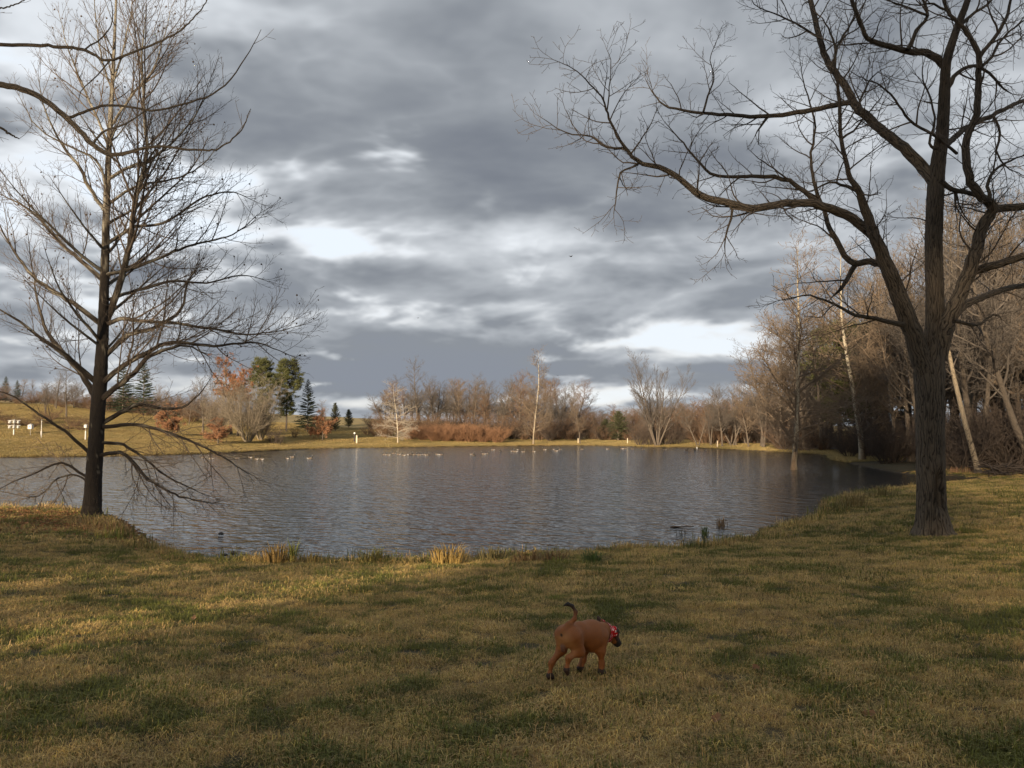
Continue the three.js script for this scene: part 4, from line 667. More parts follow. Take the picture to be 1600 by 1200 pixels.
// clumps of taller grass at the water's edge
const clumpMat = new THREE.MeshStandardMaterial({ vertexColors: true, roughness: 0.85 });
for (const [px, py, n, len, spread, tone, label] of [
  [432, 880, 150, 0.55, 0.32, [0.34, 0.22, 0.07], 'bushy tan grass clump at the near water edge, leftmost'],
  [459, 880, 40, 0.62, 0.10, [0.26, 0.27, 0.06], 'upright yellow-green blades beside the leftmost tan clump'],
  [488, 882, 80, 0.36, 0.22, [0.28, 0.21, 0.07], 'low tan grass clump right of the yellow-green blades'],
  [579, 880, 110, 0.42, 0.28, [0.26, 0.22, 0.07], 'yellowish grass clump midway along the near shore'],
  [592, 877, 30, 0.5, 0.08, [0.26, 0.25, 0.06], 'few upright yellow blades on the midway clump'],
  [640, 884, 60, 0.26, 0.24, [0.27, 0.2, 0.07], 'small low grass clump left of the wide golden one'],
  [700, 881, 190, 0.52, 0.42, [0.36, 0.24, 0.07], 'wide golden grass clump at the near water edge'],
  [768, 876, 130, 0.42, 0.36, [0.17, 0.14, 0.055], 'dull brown-green grass clump right of the golden one'],
  [822, 878, 110, 0.34, 0.4, [0.24, 0.15, 0.065], 'low brown grass clump at mid shore'],
  [866, 877, 90, 0.32, 0.3, [0.20, 0.13, 0.06], 'small brown grass clump right of mid shore'],
  [928, 880, 90, 0.34, 0.26, [0.07, 0.11, 0.03], 'short green clump on the bank below the lone tan clump'],
  [965, 858, 120, 0.52, 0.24, [0.30, 0.235, 0.085], 'lone tan grass clump jutting into the water, centre right'],
  [1332, 792, 160, 0.75, 0.7, [0.27, 0.19, 0.07], 'tall tan grass clump on the right bank'],
  [1300, 800, 120, 0.5, 0.7, [0.16, 0.14, 0.05], 'dark grass clump at the tip of the right bank'],
  [1375, 776, 120, 0.6, 0.9, [0.22, 0.17, 0.06], 'grass clump on the right bank nearer the gnarled tree'],
  [150, 822, 150, 0.42, 0.9, [0.40, 0.27, 0.11], 'pale dry grass heaped at the foot of the waterside tree'],
  [168, 830, 150, 0.34, 0.9, [0.38, 0.22, 0.10], 'dry tan grass on the corner of the left bank'],
  [146, 808, 30, 0.95, 0.25, [0.40, 0.31, 0.16], 'tall dry stalks against the waterside trunk'],
]) {
  const R = rng(px * 7 + py), mb = new MB(), g0 = ground(px, py), b = V(g0.x, 0, g0.z); b.y = height(b.x, b.z);
  for (let k = 0; k < n; k++) { const a = R() * 6.28, r = spread * Math.sqrt(R()), v = R.r(0.65, 1.25), x = Math.cos(a) * r, z = Math.sin(a) * r; blade(mb, R, V(x, height(b.x + x, b.z + z) - b.y - 0.03, z), len * 1.25 * R.r(0.4, 1.1), 0.2 + r / spread * R.r(0.1, 0.7), a + R.g() * 0.8, 0.014, tone.map((t) => t * v)); }
  const o = mb.mesh('x', clumpMat); o.position.copy(b); top(o, 'grass_clump', label, 'grass clump');
}
for (const [px, py, n, len, spread, tone, label] of [
  [1101, 836, 60, 0.48, 0.14, [0.085, 0.12, 0.035], 'green reeds standing in the water near the right shore'],
  [1128, 822, 70, 0.5, 0.2, [0.22, 0.15, 0.085], 'wiry brown stems standing in the water beyond the green reeds'],
  [1066, 836, 10, 0.3, 0.25, [0.07, 0.06, 0.04], 'few dark broken stems in the water left of the green reeds'],
  [548, 866, 9, 0.36, 0.2, [0.14, 0.13, 0.05], 'sparse thin stems in the water at the left of centre'],
  [660, 872, 22, 0.34, 0.3, [0.2, 0.17, 0.07], 'thin stems in the water beside the golden clump'],
  [1140, 848, 80, 0.3, 0.45, [0.10, 0.085, 0.045], 'muddy tuft breaking the water by the right shore'],
  [1236, 826, 60, 0.25, 0.5, [0.08, 0.06, 0.04], 'dark sodden tuft at the corner of the right shore'],
]) {
  const R = rng(px * 3 + py), mb = new MB(), b = onLevel(px, py);
  for (let k = 0; k < n; k++) { const a = R() * 6.28, r = spread * Math.sqrt(R()), v = R.r(0.65, 1.25); blade(mb, R, V(Math.cos(a) * r, -0.05, Math.sin(a) * r), len * R.r(0.4, 1.1), R.r(0.05, 0.5), a + R.g(), 0.010, tone.map((t) => t * v)); }
  const o = mb.mesh('x', clumpMat); o.position.copy(b); top(o, 'water_reeds', label, 'reeds');
}
// fallen leaves: a drift round the left bank, single ones on the lawn
function leafGeometry(seed) {                                  // a curled lobed leaf
  const R = rng(seed), mb = new MB(), n = 11, rim = []; for (let k = 0; k < n; k++) { const a = k / n * 6.28, r = (k % 2 ? 0.55 : 1) * R.r(0.8, 1.1); rim.push(V(Math.cos(a) * r * 0.06, 0.012 + R.r(0, 0.03), Math.sin(a) * r * 0.045)); }
  const c = V(0, 0.006, 0); for (let k = 0; k < n; k++) mb.tri(c, rim[(k + 1) % n], rim[k]); return mb.geometry();
}
const leafShape = leafGeometry(3), leafMats = [std([0.23, 0.105, 0.045], 0.8), std([0.27, 0.15, 0.075], 0.8)];
for (const [px, py, label] of [[303, 972, 'orange-brown leaf lying on the green grass at the left'], [1357, 1127, 'brown curled leaf lying on the lawn at the lower right'], [1119, 1134, 'reddish leaf lying on the lawn right of and below the dog'], [1180, 1052, 'small leaf lying on the lawn right of the dog']]) {
  const o = new THREE.Mesh(leafShape, leafMats[px % 2]); o.position.copy(ground(px, py)).add(V(0, 0.04, 0)); o.rotation.set(0.3, px, 0.25); o.castShadow = o.receiveShadow = true; top(o, 'fallen_leaf', label, 'leaf');
}
{
  const R = rng(88), n = 2400, m = new THREE.InstancedMesh(leafShape, new THREE.MeshStandardMaterial({ roughness: 0.85 }), n), M = new THREE.Matrix4(), q = new THREE.Quaternion(), c = new THREE.Color(); let k = 0;
  for (let t = 0; t < 90000 && k < n; t++) { const d = R.r(22, 37), x = R.r(-24, -8), s = shoreDist(x, -d), nearTree = Math.hypot(x + 17, d - 31.5); if (s < -0.4 || R() > 0.75 * Math.exp(-nearTree * nearTree / 14) + 0.35 * Math.exp(-((s - 0.3) ** 2) / 0.5) * (nearTree < 8 ? 1 : 0)) continue; q.setFromEuler(new THREE.Euler(R.g() * 0.5, R() * 6.28, R.g() * 0.5)); M.compose(V(x, Math.max(height(x, -d), -0.01) + 0.05, -d), q, V(1.2, 1, 1.2)); m.setMatrixAt(k, M); const v = R.r(0.5, 1.2); m.setColorAt(k, c.setRGB(0.30 * v, 0.14 * v, 0.06 * v)); k++; }
  m.count = k; m.castShadow = m.receiveShadow = true; top(m, 'leaf_litter', 'brown fallen leaves strewn around the waterside tree', 'leaves', null, 'stuff');
}
{ // dark stones and clods in the shallows below the left bank
  const R = rng(91), geo = new THREE.IcosahedronGeometry(0.09, 1), P = geo.attributes.position; for (let i = 0; i < P.count; i++) { const f = 1 + 0.35 * PN.noise(P.getX(i) * 14, P.getY(i) * 14, P.getZ(i) * 14); P.setXYZ(i, P.getX(i) * f * 1.2, P.getY(i) * f * 0.6, P.getZ(i) * f); } geo.computeVertexNormals();
  const mat = std([0.035, 0.028, 0.022], 0.6);
  for (const [px, py, s, i] of [[193, 828, 1, 0], [200, 832, 1.3, 0], [213, 834, 0.9, 0], [216, 843, 1.2, 0], [222, 846, 0.8, 0], [229, 852, 1.2, 0], [240, 856, 1, 0], [247, 860, 1.3, 0], [256, 862, 1, 0], [345, 834, 1.0, 0], [351, 867, 0.9, 0], [365, 864, 1.2, 0], [682, 860, 1.2, 0], [262, 866, 1.1, 0], [276, 868, 1.4, 0]]) { const p = onLevel(px, py, 0.01), o = new THREE.Mesh(geo, mat); o.position.copy(p); o.scale.setScalar(s * R.r(0.8, 1.2)); o.rotation.y = R() * 6; o.castShadow = true; top(o, 'shore_stone', px < 300 ? 'dark stone in the shallows below the left bank' : px < 400 ? 'lone dark stone showing in the water left of the tan clumps' : 'dark stone in the water left of the golden clump', 'stone', px < 400 ? (px < 300 ? 'stones below the left bank' : 'lone stones in the near water') : null); }
}
{ // sticks
  const R = rng(17), stick = (a, b, r) => { const mb = new MB(), p = []; for (let k = 0; k <= 6; k++) p.push(a.clone().lerp(b, k / 6).add(V(R.g() * 0.03, R.g() * 0.02, R.g() * 0.03))); mb.tube(p, p.map((_, k) => r * (1 - k / 9)), 6); return mb; };
  const c = onLevel(1062, 823, 0.02), o = stick(V(-0.35, 0, 0), V(0.55, 0.03, 0.1), 0.035).mesh('x', darkBrush); o.position.copy(c); top(o, 'floating_stick', 'dark stick floating near the green reeds', 'stick');
  const b = ground(1570, 742), mb = new MB(); for (let k = 0; k < 130; k++) { const p = V(R.g() * 1.6, R.r(0, 0.75), R.g() * 0.9), d = V(R.g(), R.g() * 0.35, R.g()).normalize().multiplyScalar(R.r(0.4, 1.5)); mb.tube([p.clone().sub(d), p, p.clone().add(d).add(V(0, R.g() * 0.1, 0))], [0.03, 0.026, 0.01], 4); }
  const pile = mb.mesh('x', darkBrush); pile.position.copy(b); top(pile, 'brush_pile', 'tangled pile of dead branches at the wood edge on the right', 'brush pile');
  const b2 = ground(1502, 738), o2 = new MB(); for (let k = 0; k < 220; k++) blade(o2, R, V(R.g() * 1.1, 0, R.g() * 0.5), R.r(0.25, 0.7), R.r(0.2, 0.9), R() * 6.28, 0.008, [0.42 * R.r(0.7, 1.1), 0.26 * R.r(0.7, 1.1), 0.12]); const m2 = o2.mesh('x', clumpMat); m2.position.copy(b2); top(m2, 'grass_clump', 'pale orange dry grass clump beside the brush pile', 'grass clump');
}

// ---------------------------------------------------------------- posts, bird houses
{
  const white = std([0.55, 0.54, 0.51], 0.6), wood = std([0.52, 0.44, 0.32], 0.85), grey = std([0.30, 0.28, 0.25], 0.7), dark = std([0.04, 0.035, 0.035], 0.8);
  const cyl = (r0, r1, h, n = 10) => new THREE.CylinderGeometry(r0, r1, h, n).translate(0, h / 2, 0), part = (g, geo, m, name, x = 0, y = 0, z = 0) => { const o = new THREE.Mesh(geo, m); o.name = name; o.position.set(x, y, z); o.castShadow = o.receiveShadow = true; g.add(o); return o; };
  { // rack of white gourds on a pole
    const D = 118, s = stand(23, D), H = topAt(655, D, s), g = top(new THREE.Group(), 'gourd_rack', 'white rack of nesting gourds on a pole in the left field', 'bird house'); g.position.copy(s);
    part(g, cyl(0.05, 0.06, H), white, 'pole'); part(g, cyl(0.09, 0.1, 1.3), white, 'pole_guard', 0, 0.1);
    const gourd = new THREE.LatheGeometry([[0, -0.2], [0.11, -0.17], [0.165, -0.06], [0.15, 0.05], [0.07, 0.15], [0.03, 0.24], [0, 0.26]].map(([a, b]) => new THREE.Vector2(a, b)), 12);
    for (let t = 0; t < 2; t++) { const y = H - 0.45 - t * 0.75; for (const a of [0, Math.PI / 2]) { const bar = part(g, new THREE.BoxGeometry(1.7, 0.05, 0.05), white, 'arm', 0, y + 0.28 + (a ? 0.053 : 0)); bar.rotation.y = a + 0.3; } for (let k = 0; k < 8; k++) { const a = k / 8 * 6.28 + 0.3, r = k % 2 ? 0.48 : 0.78; const gd = part(g, gourd, white, 'gourd', Math.cos(a) * r, y, Math.sin(a) * r); const hole = new THREE.Mesh(new THREE.CylinderGeometry(0.035, 0.035, 0.02, 10).rotateX(Math.PI / 2), dark); hole.name = 'entrance_hole'; hole.position.set(0, -0.06, 0.16); gd.add(hole); } }
  }
  const box = (px, ty, D, w, label, name) => { const s = stand(px, D), H = topAt(ty, D, s), g = top(new THREE.Group(), name, label, 'bird house'); g.position.copy(s); part(g, cyl(0.035, 0.04, H - w), grey, 'pole'); const b = part(g, new THREE.BoxGeometry(w, w * 1.1, w), white, 'box', 0, H - w * 0.55); const hole = new THREE.Mesh(new THREE.CylinderGeometry(w * 0.13, w * 0.13, 0.02, 10).rotateX(Math.PI / 2), dark); hole.name = 'entrance_hole'; hole.position.set(0, w * 0.15, w / 2 + 0.005); b.add(hole); const r = part(g, new THREE.CylinderGeometry(0.04, w * 0.78, w * 0.35, 4).rotateY(Math.PI / 4), white, 'roof', 0, H + w * 0.17); return [g, s, H]; };
  box(49, 664, 118, 0.55, 'white bird house on a thin pole right of the gourd rack', 'bird_house');
  { const [g] = box(135, 664, 115, 0.36, 'white bird house on a pole just left of the waterside trunk', 'bird_house'); part(g, cyl(0.09, 0.1, 1.25), white, 'pole_guard', 0, 0.1); }
  { const D = 116, s = stand(66, D), H = topAt(656, D, s), g = top(new THREE.Group(), 'white_pole', 'slim white pole standing between the two bird houses', 'pole'); g.position.copy(s); part(g, cyl(0.05, 0.055, H), white, 'shaft'); part(g, cyl(0.1, 0.1, 0.55), white, 'pole_guard', 0, 0.5); part(g, new THREE.SphereGeometry(0.07, 10, 8), white, 'finial', 0, H); }
  const post = (px, py, D, H, w, m, label) => { const s = stand(px, D), g = top(new THREE.Group(), 'wooden_post', label, 'post'); g.position.copy(s); part(g, new THREE.BoxGeometry(w, H + 0.2, w).translate(0, H / 2 - 0.1, 0), m, 'shaft'); part(g, new THREE.CylinderGeometry(0.02, w * 0.72, w * 0.4, 4).rotateY(Math.PI / 4), m, 'cap', 0, H + w * 0.2); return g; };
  post(558, 694, 148, 1.45, 0.24, std([0.52, 0.45, 0.34], 0.8), 'pale stout post at the far bank left of the thicket');
  { const D = 151, s = stand(554.5, D), g = top(new THREE.Group(), 'marker_post', 'dark post with a small white disc behind the pale stout post', 'post'); g.position.copy(s); part(g, cyl(0.12, 0.14, 1.5), dark, 'shaft'); part(g, new THREE.CylinderGeometry(0.17, 0.17, 0.05, 16).rotateX(Math.PI / 2), white, 'disc', 0, 1.62, 0.1); }
  post(903, 688, 164, 1.1, 0.16, wood, 'weathered post on the far bank left of the slim bare tree');
  post(980, 688, 160, 1.15, 0.16, wood, 'weathered post on the far bank before the dark green cedar');
  post(1120, 684, 138, 1.15, 0.16, wood, 'weathered post on the dam at the right of the round-topped tree');
  post(1088, 684, 140, 0.4, 0.22, white, 'short white marker on the dam beside the weathered post');
}

// ---------------------------------------------------------------- birds
{
  const mb = new MB(), prof = [[-0.40, 0.135, 0.01, 0.008], [-0.31, 0.13, 0.06, 0.03], [-0.20, 0.115, 0.115, 0.085], [-0.04, 0.095, 0.150, 0.125], [0.10, 0.095, 0.142, 0.125], [0.20, 0.13, 0.105, 0.105], [0.255, 0.20, 0.062, 0.066], [0.27, 0.30, 0.042, 0.044], [0.275, 0.39, 0.036, 0.038], [0.295, 0.445, 0.040, 0.042], [0.335, 0.458, 0.040, 0.042], [0.375, 0.445, 0.026, 0.024], [0.405, 0.438, 0.014, 0.012], [0.43, 0.434, 0.004, 0.004]], n = 14, w = n + 1;
  for (let k = 0; k < prof.length; k++) {
    const [x, y, rx, ry] = prof[k], a = prof[Math.max(0, k - 1)], b = prof[Math.min(prof.length - 1, k + 1)], tx = b[0] - a[0], ty = b[1] - a[1], l = Math.hypot(tx, ty);
    for (let s = 0; s <= n; s++) { const th = s / n * 6.283, u = Math.cos(th) * rx, v = Math.sin(th) * ry; mb.p.push(x - ty / l * v, y + tx / l * v, u); mb.n.push(0, 1, 0); mb.uv.push(0, 0); const up = Math.sin(th);
      const c = k <= 1 ? (k === 0 ? [0.02, 0.02, 0.02] : [0.34, 0.32, 0.30]) : k === 2 ? (up > 0.3 ? [0.05, 0.04, 0.033] : [0.34, 0.32, 0.30]) : k <= 4 ? (up > -0.7 ? [0.10, 0.074, 0.054] : [0.2, 0.17, 0.135]) : k === 5 ? [0.15, 0.125, 0.10] : k === 9 && up < 0.25 ? [0.45, 0.44, 0.42] : [0.014, 0.013, 0.012]; mb.c.push(...c); }
    if (k) for (let s = 0; s < n; s++) { const p = (k - 1) * w + s, q = p + w; mb.i.push(p, q, p + 1, p + 1, q, q + 1); }
  }
  const geo = mb.geometry(true), mat = new THREE.MeshStandardMaterial({ vertexColors: true, roughness: 0.7 }), R = rng(55);
  const flocks = [['goose swimming on the pond right of the waterside tree boughs', 'geese left of centre', [[371, 717], [391, 716], [401, 718.5], [409, 719], [449, 717.5], [457, 715.5], [484, 717.5], [330, 718], [318, 716]]],
    ['goose in the line of geese below the pale small tree', 'geese in the middle line', [[601, 711.5], [607, 712], [616, 709.5], [623, 711], [631, 712.5], [640, 711.5], [648, 711.5], [655, 712], [663, 711.5], [667, 712], [683, 711], [689, 711.5]]],
    ['goose in the loose flock off the far bank at centre', 'geese of the loose central flock', [[738, 711], [741, 712.5], [756, 710.5], [762, 710], [770, 704], [782, 706], [801, 706], [806, 706.5], [810, 703.5], [818, 707], [834, 706.5], [851, 703.5], [865, 703], [869, 705.5], [875, 703]]],
    ['goose far out on the pond before the dam', 'geese before the dam', [[909, 703], [950, 702.5], [972, 702], [976, 702], [988, 702.5], [1005, 703], [1022, 703], [1039, 703.5], [1072, 704], [1086, 704], [1102, 704]]]];
  for (const [label, group, spots] of flocks) for (const [px, py] of spots) { const o = new THREE.Mesh(geo, mat); o.position.copy(onLevel(px, py, -0.03)); o.rotation.y = (R() < 0.65 ? Math.PI : 0) + R.g() * 0.8; o.scale.setScalar(R.r(0.9, 1.08)); o.castShadow = o.receiveShadow = true; top(o, 'goose', label, 'goose', group); }
  // birds on the wing
  const fly = (px, py, D, s, turn, label) => {
    const f = new MB(), body = [[-0.3, 0], [-0.16, 0.03], [0, 0.06], [0.14, 0.05], [0.22, 0.035], [0.3, 0.005]]; f.tube(body.map(([x]) => V(x, 0, 0)), body.map(([, r]) => Math.max(r, 0.012)), 8);
    for (const q of [-1, 1]) { const A = V(0.12, 0.02, 0.04 * q), B = V(-0.09, 0.02, 0.04 * q), C = V(0.13, 0.17, 0.4 * q), E = V(-0.07, 0.16, 0.42 * q), G = V(-0.06, 0.2, 0.8 * q), up = V(0, 0.012, 0); f.quad(A, C, E, B); f.tri(C, G, E); f.quad(A.clone().add(up), B.clone().add(up), E.clone().add(up), C.clone().add(up)); f.tri(C.clone().add(up), E.clone().add(up), G); }
    f.quad(V(-0.26, 0, 0.03), V(-0.45, 0, 0.1), V(-0.45, 0, -0.1), V(-0.26, 0, -0.03)); f.quad(V(-0.26, 0.01, 0.03), V(-0.26, 0.01, -0.03), V(-0.45, 0.01, -0.1), V(-0.45, 0.01, 0.1));
    const o = f.mesh('x', std([0.02, 0.02, 0.022], 0.8)); o.position.copy(at(px, py, D)); o.scale.setScalar(s); o.rotation.set(0.15, turn, 0.1); top(o, 'flying_bird', label, 'bird');
  };
  fly(892, 401, 130, 0.95, 0.5, 'dark bird flying in the middle of the sky');
  fly(653, 497, 190, 0.75, 2.6, 'tiny distant bird flying low left of centre');
  fly(872, 587, 190, 0.7, 1.0, 'tiny distant bird above the spreading tree by the white trunk');
}

// ---------------------------------------------------------------- the dog
{
  const feet = ground(912, 1060), dog = top(new THREE.Group(), 'dog', 'tan short-haired dog in a red bandana trotting away over the lawn', 'dog');
  // joints in the dog's own axes: x forwards, y up, z to its right
  const J = { pel: [-0.225, 0.415, 0], loin: [-0.08, 0.41, 0], rib: [0.07, 0.375, 0], chest: [0.155, 0.350, 0], wither: [0.15, 0.41, 0], neck: [0.265, 0.385, 0], poll: [0.335, 0.362, 0.01] };
  const bones = [
    [J.pel, J.loin, 0.103, 0.102], [J.loin, J.rib, 0.102, 0.138], [J.rib, J.chest, 0.138, 0.120], [J.wither, J.neck, 0.090, 0.078], [J.chest, J.neck, 0.100, 0.076], [J.neck, J.poll, 0.076, 0.066],
    [[-0.07, 0.345, 0], [0.10, 0.300, 0], 0.060, 0.085],
    // left hind: planted, stretched back
    [[-0.25, 0.405, -0.060], [-0.235, 0.265, -0.082], 0.084, 0.046], [[-0.235, 0.265, -0.082], [-0.365, 0.155, -0.088], 0.042, 0.022], [[-0.365, 0.155, -0.088], [-0.385, 0.045, -0.088], 0.021, 0.018], [[-0.385, 0.035, -0.088], [-0.345, 0.022, -0.088], 0.024, 0.020],
    // right hind: swung back and lifted
    [[-0.24, 0.405, 0.060], [-0.175, 0.272, 0.086], 0.088, 0.050], [[-0.175, 0.272, 0.086], [-0.318, 0.232, 0.083], 0.043, 0.023], [[-0.318, 0.232, 0.083], [-0.335, 0.130, 0.078], 0.021, 0.017], [[-0.335, 0.125, 0.078], [-0.318, 0.085, 0.078], 0.021, 0.016],
    // right fore: bearing weight
    [[0.155, 0.365, 0.080], [0.130, 0.240, 0.096], 0.062, 0.040], [[0.130, 0.240, 0.096], [0.150, 0.110, 0.094], 0.036, 0.023], [[0.150, 0.110, 0.094], [0.145, 0.040, 0.096], 0.022, 0.020], [[0.145, 0.034, 0.096], [0.182, 0.024, 0.096], 0.028, 0.024],
    // left fore: slanting back
    [[0.155, 0.365, -0.078], [0.135, 0.240, -0.090], 0.060, 0.040], [[0.135, 0.240, -0.090], [0.085, 0.120, -0.088], 0.035, 0.023], [[0.085, 0.120, -0.088], [0.045, 0.055, -0.088], 0.025, 0.022], [[0.045, 0.050, -0.088], [0.062, 0.026, -0.088], 0.026, 0.021],
    // tail: up, with a hooked tip
    [[-0.305, 0.465, 0], [-0.262, 0.520, 0.02], 0.025, 0.016], [[-0.262, 0.520, 0.02], [-0.205, 0.568, 0.04], 0.016, 0.0115], [[-0.205, 0.568, 0.04], [-0.188, 0.630, 0.036], 0.0115, 0.009], [[-0.188, 0.630, 0.036], [-0.212, 0.682, 0.012], 0.009, 0.0078], [[-0.212, 0.682, 0.012], [-0.245, 0.700, -0.018], 0.0078, 0.0068], [[-0.245, 0.700, -0.018], [-0.275, 0.684, -0.04], 0.0068, 0.006],
    [[-0.300, 0.30, 0.0], [-0.30, 0.285, 0.0], 0.026, 0.026],
  ];
  const HX = -0.05, HY = 0.017, hp = ([x, y, z]) => [x + HX, y + HY, z], headBones = [
    [[0.385, 0.345, 0.01], [0.425, 0.335, 0.015], 0.066, 0.064], [[0.43, 0.325, 0.017], [0.485, 0.275, 0.026], 0.052, 0.038], [[0.485, 0.275, 0.026], [0.525, 0.240, 0.032], 0.038, 0.032], [[0.46, 0.275, 0.02], [0.51, 0.225, 0.028], 0.030, 0.023],
    [[0.425, 0.35, -0.03], [0.455, 0.335, -0.03], 0.03, 0.024], [[0.425, 0.35, 0.06], [0.455, 0.335, 0.065], 0.03, 0.024], [[0.33, 0.36, 0.005], [0.385, 0.345, 0.01], 0.074, 0.066],
    // ears: the left one flung out and up, the right one hanging
    [[0.375, 0.395, -0.030], [0.358, 0.450, -0.050], 0.020, 0.022], [[0.372, 0.388, -0.058], [0.352, 0.450, -0.078], 0.018, 0.020], [[0.355, 0.450, -0.060], [0.335, 0.492, -0.080], 0.024, 0.009], [[0.352, 0.450, -0.078], [0.335, 0.492, -0.084], 0.020, 0.008], [[0.395, 0.395, 0.050], [0.405, 0.378, 0.092], 0.024, 0.030], [[0.405, 0.378, 0.092], [0.412, 0.296, 0.108], 0.032, 0.014],
  ].map(([a, b, ra, rb]) => [hp(a), hp(b), ra, rb]);
  const smin = (a, b, k) => { const h = Math.max(k - Math.abs(a - b), 0) / k; return Math.min(a, b) - h * h * k * 0.25; };
  const prep = (bs) => bs.map(([a, b, ra, rb]) => ({ a, d: [b[0] - a[0], b[1] - a[1], b[2] - a[2]], l: (b[0] - a[0]) ** 2 + (b[1] - a[1]) ** 2 + (b[2] - a[2]) ** 2, ra, rb }));
  const field = (list, k) => (x, y, z) => { let v = 9; for (const b of list) { const px = x - b.a[0], py = y - b.a[1], pz = z - b.a[2], t = clamp((px * b.d[0] + py * b.d[1] + pz * b.d[2]) / b.l, 0, 1); v = smin(v, Math.hypot(px - b.d[0] * t, py - b.d[1] * t, pz - b.d[2] * t) - lerp(b.ra, b.rb, t), k); } return v; };
  function surface(f, center, half, res) {                     // the zero surface of f
    const mc = new MarchingCubes(res, new THREE.MeshStandardMaterial(), false, false, 200000); mc.isolation = 0;
    for (let k = 0; k < res; k++) for (let j = 0; j < res; j++) for (let i = 0; i < res; i++) mc.field[k * res * res + j * res + i] = -f(center[0] + (i - res / 2) / (res / 2) * half, center[1] + (j - res / 2) / (res / 2) * half, center[2] + (k - res / 2) / (res / 2) * half);
    mc.update();
    const n = mc.count, p = new Float32Array(n * 3), nn = new Float32Array(n * 3), e = 0.002;
    for (let i = 0; i < n; i++) {
      const x = center[0] + mc.positionArray[i * 3] * half, y = center[1] + mc.positionArray[i * 3 + 1] * half, z = center[2] + mc.positionArray[i * 3 + 2] * half; p.set([x, y, z], i * 3);
      const g = V(f(x + e, y, z) - f(x - e, y, z), f(x, y + e, z) - f(x, y - e, z), f(x, y, z + e) - f(x, y, z - e)).normalize(); nn.set([g.x, g.y, g.z], i * 3);
    }
    return [p, nn];
  }
  const fb = field(prep(bones), 0.045), fh = field(prep(headBones), 0.022);
  const parts = [surface(fb, [-0.02, 0.345, 0], 0.44, 176), surface(fh, [0.365, 0.362, 0.0], 0.175, 104)];
  const pos = [], nor = [], col = [];
  const coat = [0.285, 0.092, 0.018], buff = [0.42, 0.19, 0.065], black = [0.018, 0.014, 0.013], deep = [0.13, 0.052, 0.024];
  const near = (p, c, r) => Math.max(0, 1 - Math.hypot(p[0] - c[0], p[1] - c[1], p[2] - c[2]) / r);
  parts.forEach(([p, n], which) => {
    for (let i = 0; i < p.length; i += 3) {
      const q = [p[i], p[i + 1], p[i + 2]]; pos.push(...q); nor.push(n[i], n[i + 1], n[i + 2]);
      let c = coat.slice(); const mix = (to, t) => { for (let k = 0; k < 3; k++) c[k] = lerp(c[k], to[k], clamp(t, 0, 1)); }, mottle = 0.6 * PN.noise(q[0] * 22, q[1] * 22, q[2] * 22) + 0.7 * PN.noise(q[0] * 95, q[1] * 60, q[2] * 95);
      mix(deep, 0.16 + 0.3 * mottle);
      if (!which) {
        mix(buff, 1.3 * near(q, [-0.335, 0.385, 0.04], 0.10) + 1.3 * near(q, [-0.325, 0.345, -0.055], 0.09) + 0.9 * near(q, [-0.30, 0.31, 0.10], 0.09));
        mix(deep, 2.2 * near(q, [-0.325, 0.30, 0], 0.055)); mix(black, 1.6 * near(q, [-0.332, 0.425, 0], 0.022));
        if (q[1] < 0.072 + 0.012 * mottle) mix(black, 0.92);
        if (q[0] < -0.28 && q[2] > 0.04 && q[1] < 0.145) mix(black, 0.9);
        if (q[1] > 0.56) mix(deep, (q[1] - 0.56) * 9); if (q[1] > 0.62) mix(black, (q[1] - 0.62) * 14);
      } else { const hq = [q[0] - HX, q[1] - HY, q[2]]; mix(black, smoothstep(hq[0] - 0.3 * (hq[1] - 0.3), 0.455, 0.485)); mix([0.05, 0.026, 0.018], Math.max(smoothstep(-hq[2], 0.042, 0.056) * smoothstep(hq[1], 0.40, 0.42), smoothstep(hq[2], 0.070, 0.085) * smoothstep(hq[1], 0.27, 0.29))); }
      col.push(...c);
    }
  });
  const g = new THREE.BufferGeometry(); g.setAttribute('position', new THREE.Float32BufferAttribute(pos, 3)); g.setAttribute('normal', new THREE.Float32BufferAttribute(nor, 3)); g.setAttribute('color', new THREE.Float32BufferAttribute(col, 3));
  const add = (geo, m, name) => { const o = new THREE.Mesh(geo, m); o.name = name; o.castShadow = o.receiveShadow = true; dog.add(o); return o; };
  add(g, new THREE.MeshPhysicalMaterial({ vertexColors: true, roughness: 0.7, sheen: 0.25, sheenRoughness: 0.5, sheenColor: lin(0.5, 0.35, 0.2) }), 'body');
  // bandana: printed cloth wrapped round the neck, its point hanging under the throat
  const S = 128, tx = new Uint8Array(S * S * 4), R = rng(12), cv = new Float32Array(S * S); for (let k = 0; k < 70; k++) { const cx = R() * S, cy = R() * S, r = R.r(2, 6.5), ring = R() < 0.5; for (let y = -8; y <= 8; y++) for (let x = -8; x <= 8; x++) { const d = Math.hypot(x, y); if (d < r && (!ring || d > r - 2)) cv[((cy + y + S | 0) % S) * S + ((cx + x + S | 0) % S)] = 1; } }
  for (let k = 0; k < S * S; k++) tx.set(cv[k] ? [225, 205, 200, 255] : [188, 16, 24, 255], k * 4);
  const ct = new THREE.DataTexture(tx, S, S); ct.wrapS = ct.wrapT = THREE.RepeatWrapping; ct.magFilter = THREE.LinearFilter; ct.colorSpace = THREE.SRGBColorSpace; ct.needsUpdate = true;
  const A = V(...J.neck), ax = V(J.poll[0] - J.neck[0], J.poll[1] - J.neck[1], J.poll[2]).normalize(), e1 = V(0, 0, 1), e2 = V().crossVectors(ax, e1).normalize(), pts = [], uvs = [], ids = [], nu = 40, nvv = 8;
  const down = e2.y < 0 ? 1 : -1;
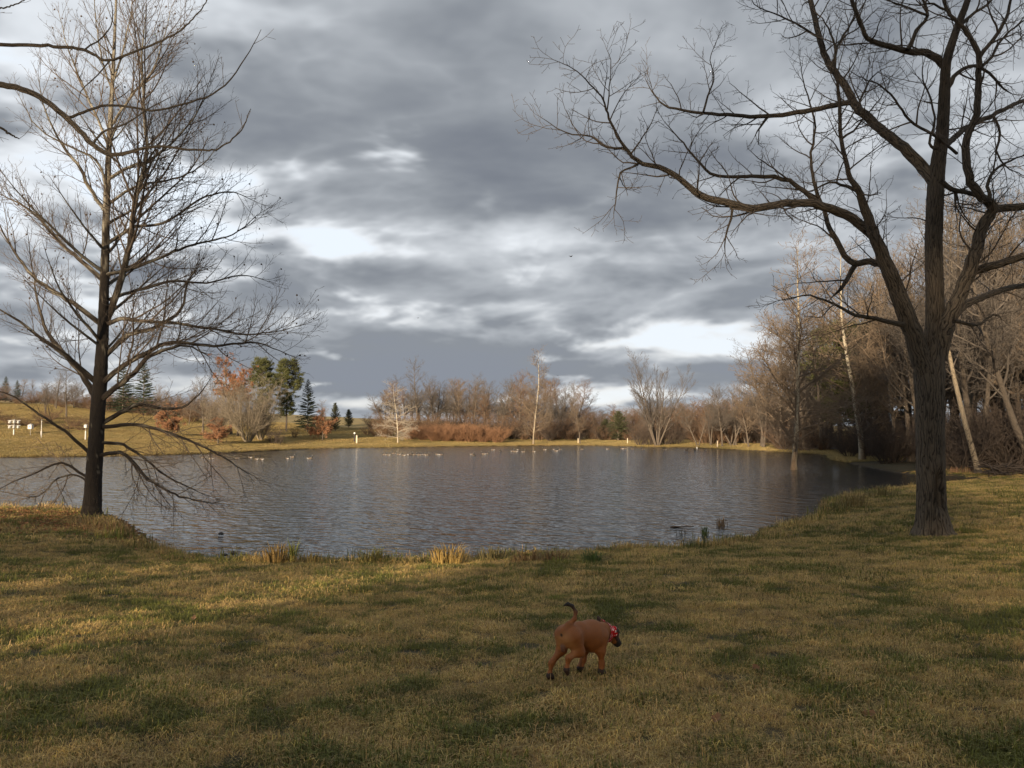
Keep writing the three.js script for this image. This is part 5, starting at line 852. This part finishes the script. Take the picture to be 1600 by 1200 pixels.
  for (let j = 0; j <= nvv; j++) for (let i = 0; i <= nu; i++) {
    const th = i / nu * 6.2832, low = Math.max(0, Math.sin(th) * down), w = 0.075 + 0.085 * low ** 4, s = -0.012 + (j / nvv - 0.35) * w, c = A.clone().addScaledVector(ax, 0.035 + s);
    let r = 0.05; const dir = e1.clone().multiplyScalar(Math.cos(th)).addScaledVector(e2, Math.sin(th)); for (let q = 0; q < 40; q++) { const P = c.clone().addScaledVector(dir, r); if (Math.min(fb(P.x, P.y, P.z), fh(P.x, P.y, P.z)) > 0.006) break; r += 0.003; }
    r = Math.min(r, 0.12) + 0.004 * Math.sin(th * 7 + j) * (j / nvv); const P = c.addScaledVector(dir, r); pts.push(P.x, P.y, P.z); uvs.push(i / nu * 4, j / nvv * 0.7);
  }
  for (let j = 0; j < nvv; j++) for (let i = 0; i < nu; i++) { const a = j * (nu + 1) + i, b = a + nu + 1; ids.push(a, a + 1, b, a + 1, b + 1, b); }
  const bg = new THREE.BufferGeometry(); bg.setAttribute('position', new THREE.Float32BufferAttribute(pts, 3)); bg.setAttribute('uv', new THREE.Float32BufferAttribute(uvs, 2)); bg.setIndex(ids); bg.computeVertexNormals();
  add(bg, new THREE.MeshStandardMaterial({ map: ct, roughness: 0.85, side: THREE.DoubleSide }), 'bandana').userData.label = 'red bandana with a white print';
  const eye = new THREE.SphereGeometry(0.011, 12, 8), em = std([0.015, 0.01, 0.008], 0.15); for (const z of [-0.022, 0.062]) add(eye, em, 'eye').position.set(0.472 + HX, 0.338 + HY, z);
  add(new THREE.SphereGeometry(0.017, 14, 10).scale(0.9, 0.75, 1.15), std([0.012, 0.011, 0.011], 0.35), 'nose').position.set(0.55 + HX, 0.236 + HY, 0.034);
  dog.position.copy(feet).add(V(0, 0.022, 0)); dog.rotation.set(0, 0, 0); dog.rotation.order = 'YXZ';
  dog.rotation.y = 0.76; dog.rotation.z = -0.06; dog.scale.setScalar(1.0);
}

let tris = 0; const counted = new Set(); scene.traverse((o) => { if (o.isMesh && !counted.has(o.geometry)) { counted.add(o.geometry); const n = (o.geometry.index ?? o.geometry.attributes.position).count / 3; tris += n; } });
console.log('triangles', tris | 0, Object.entries(proto).map(([k, g]) => k + ' ' + (g.children.reduce((a, c) => a + c.geometry.index.count / 3, 0) / 1000 | 0) + 'k').join(', '));
renderer.render(scene, camera);
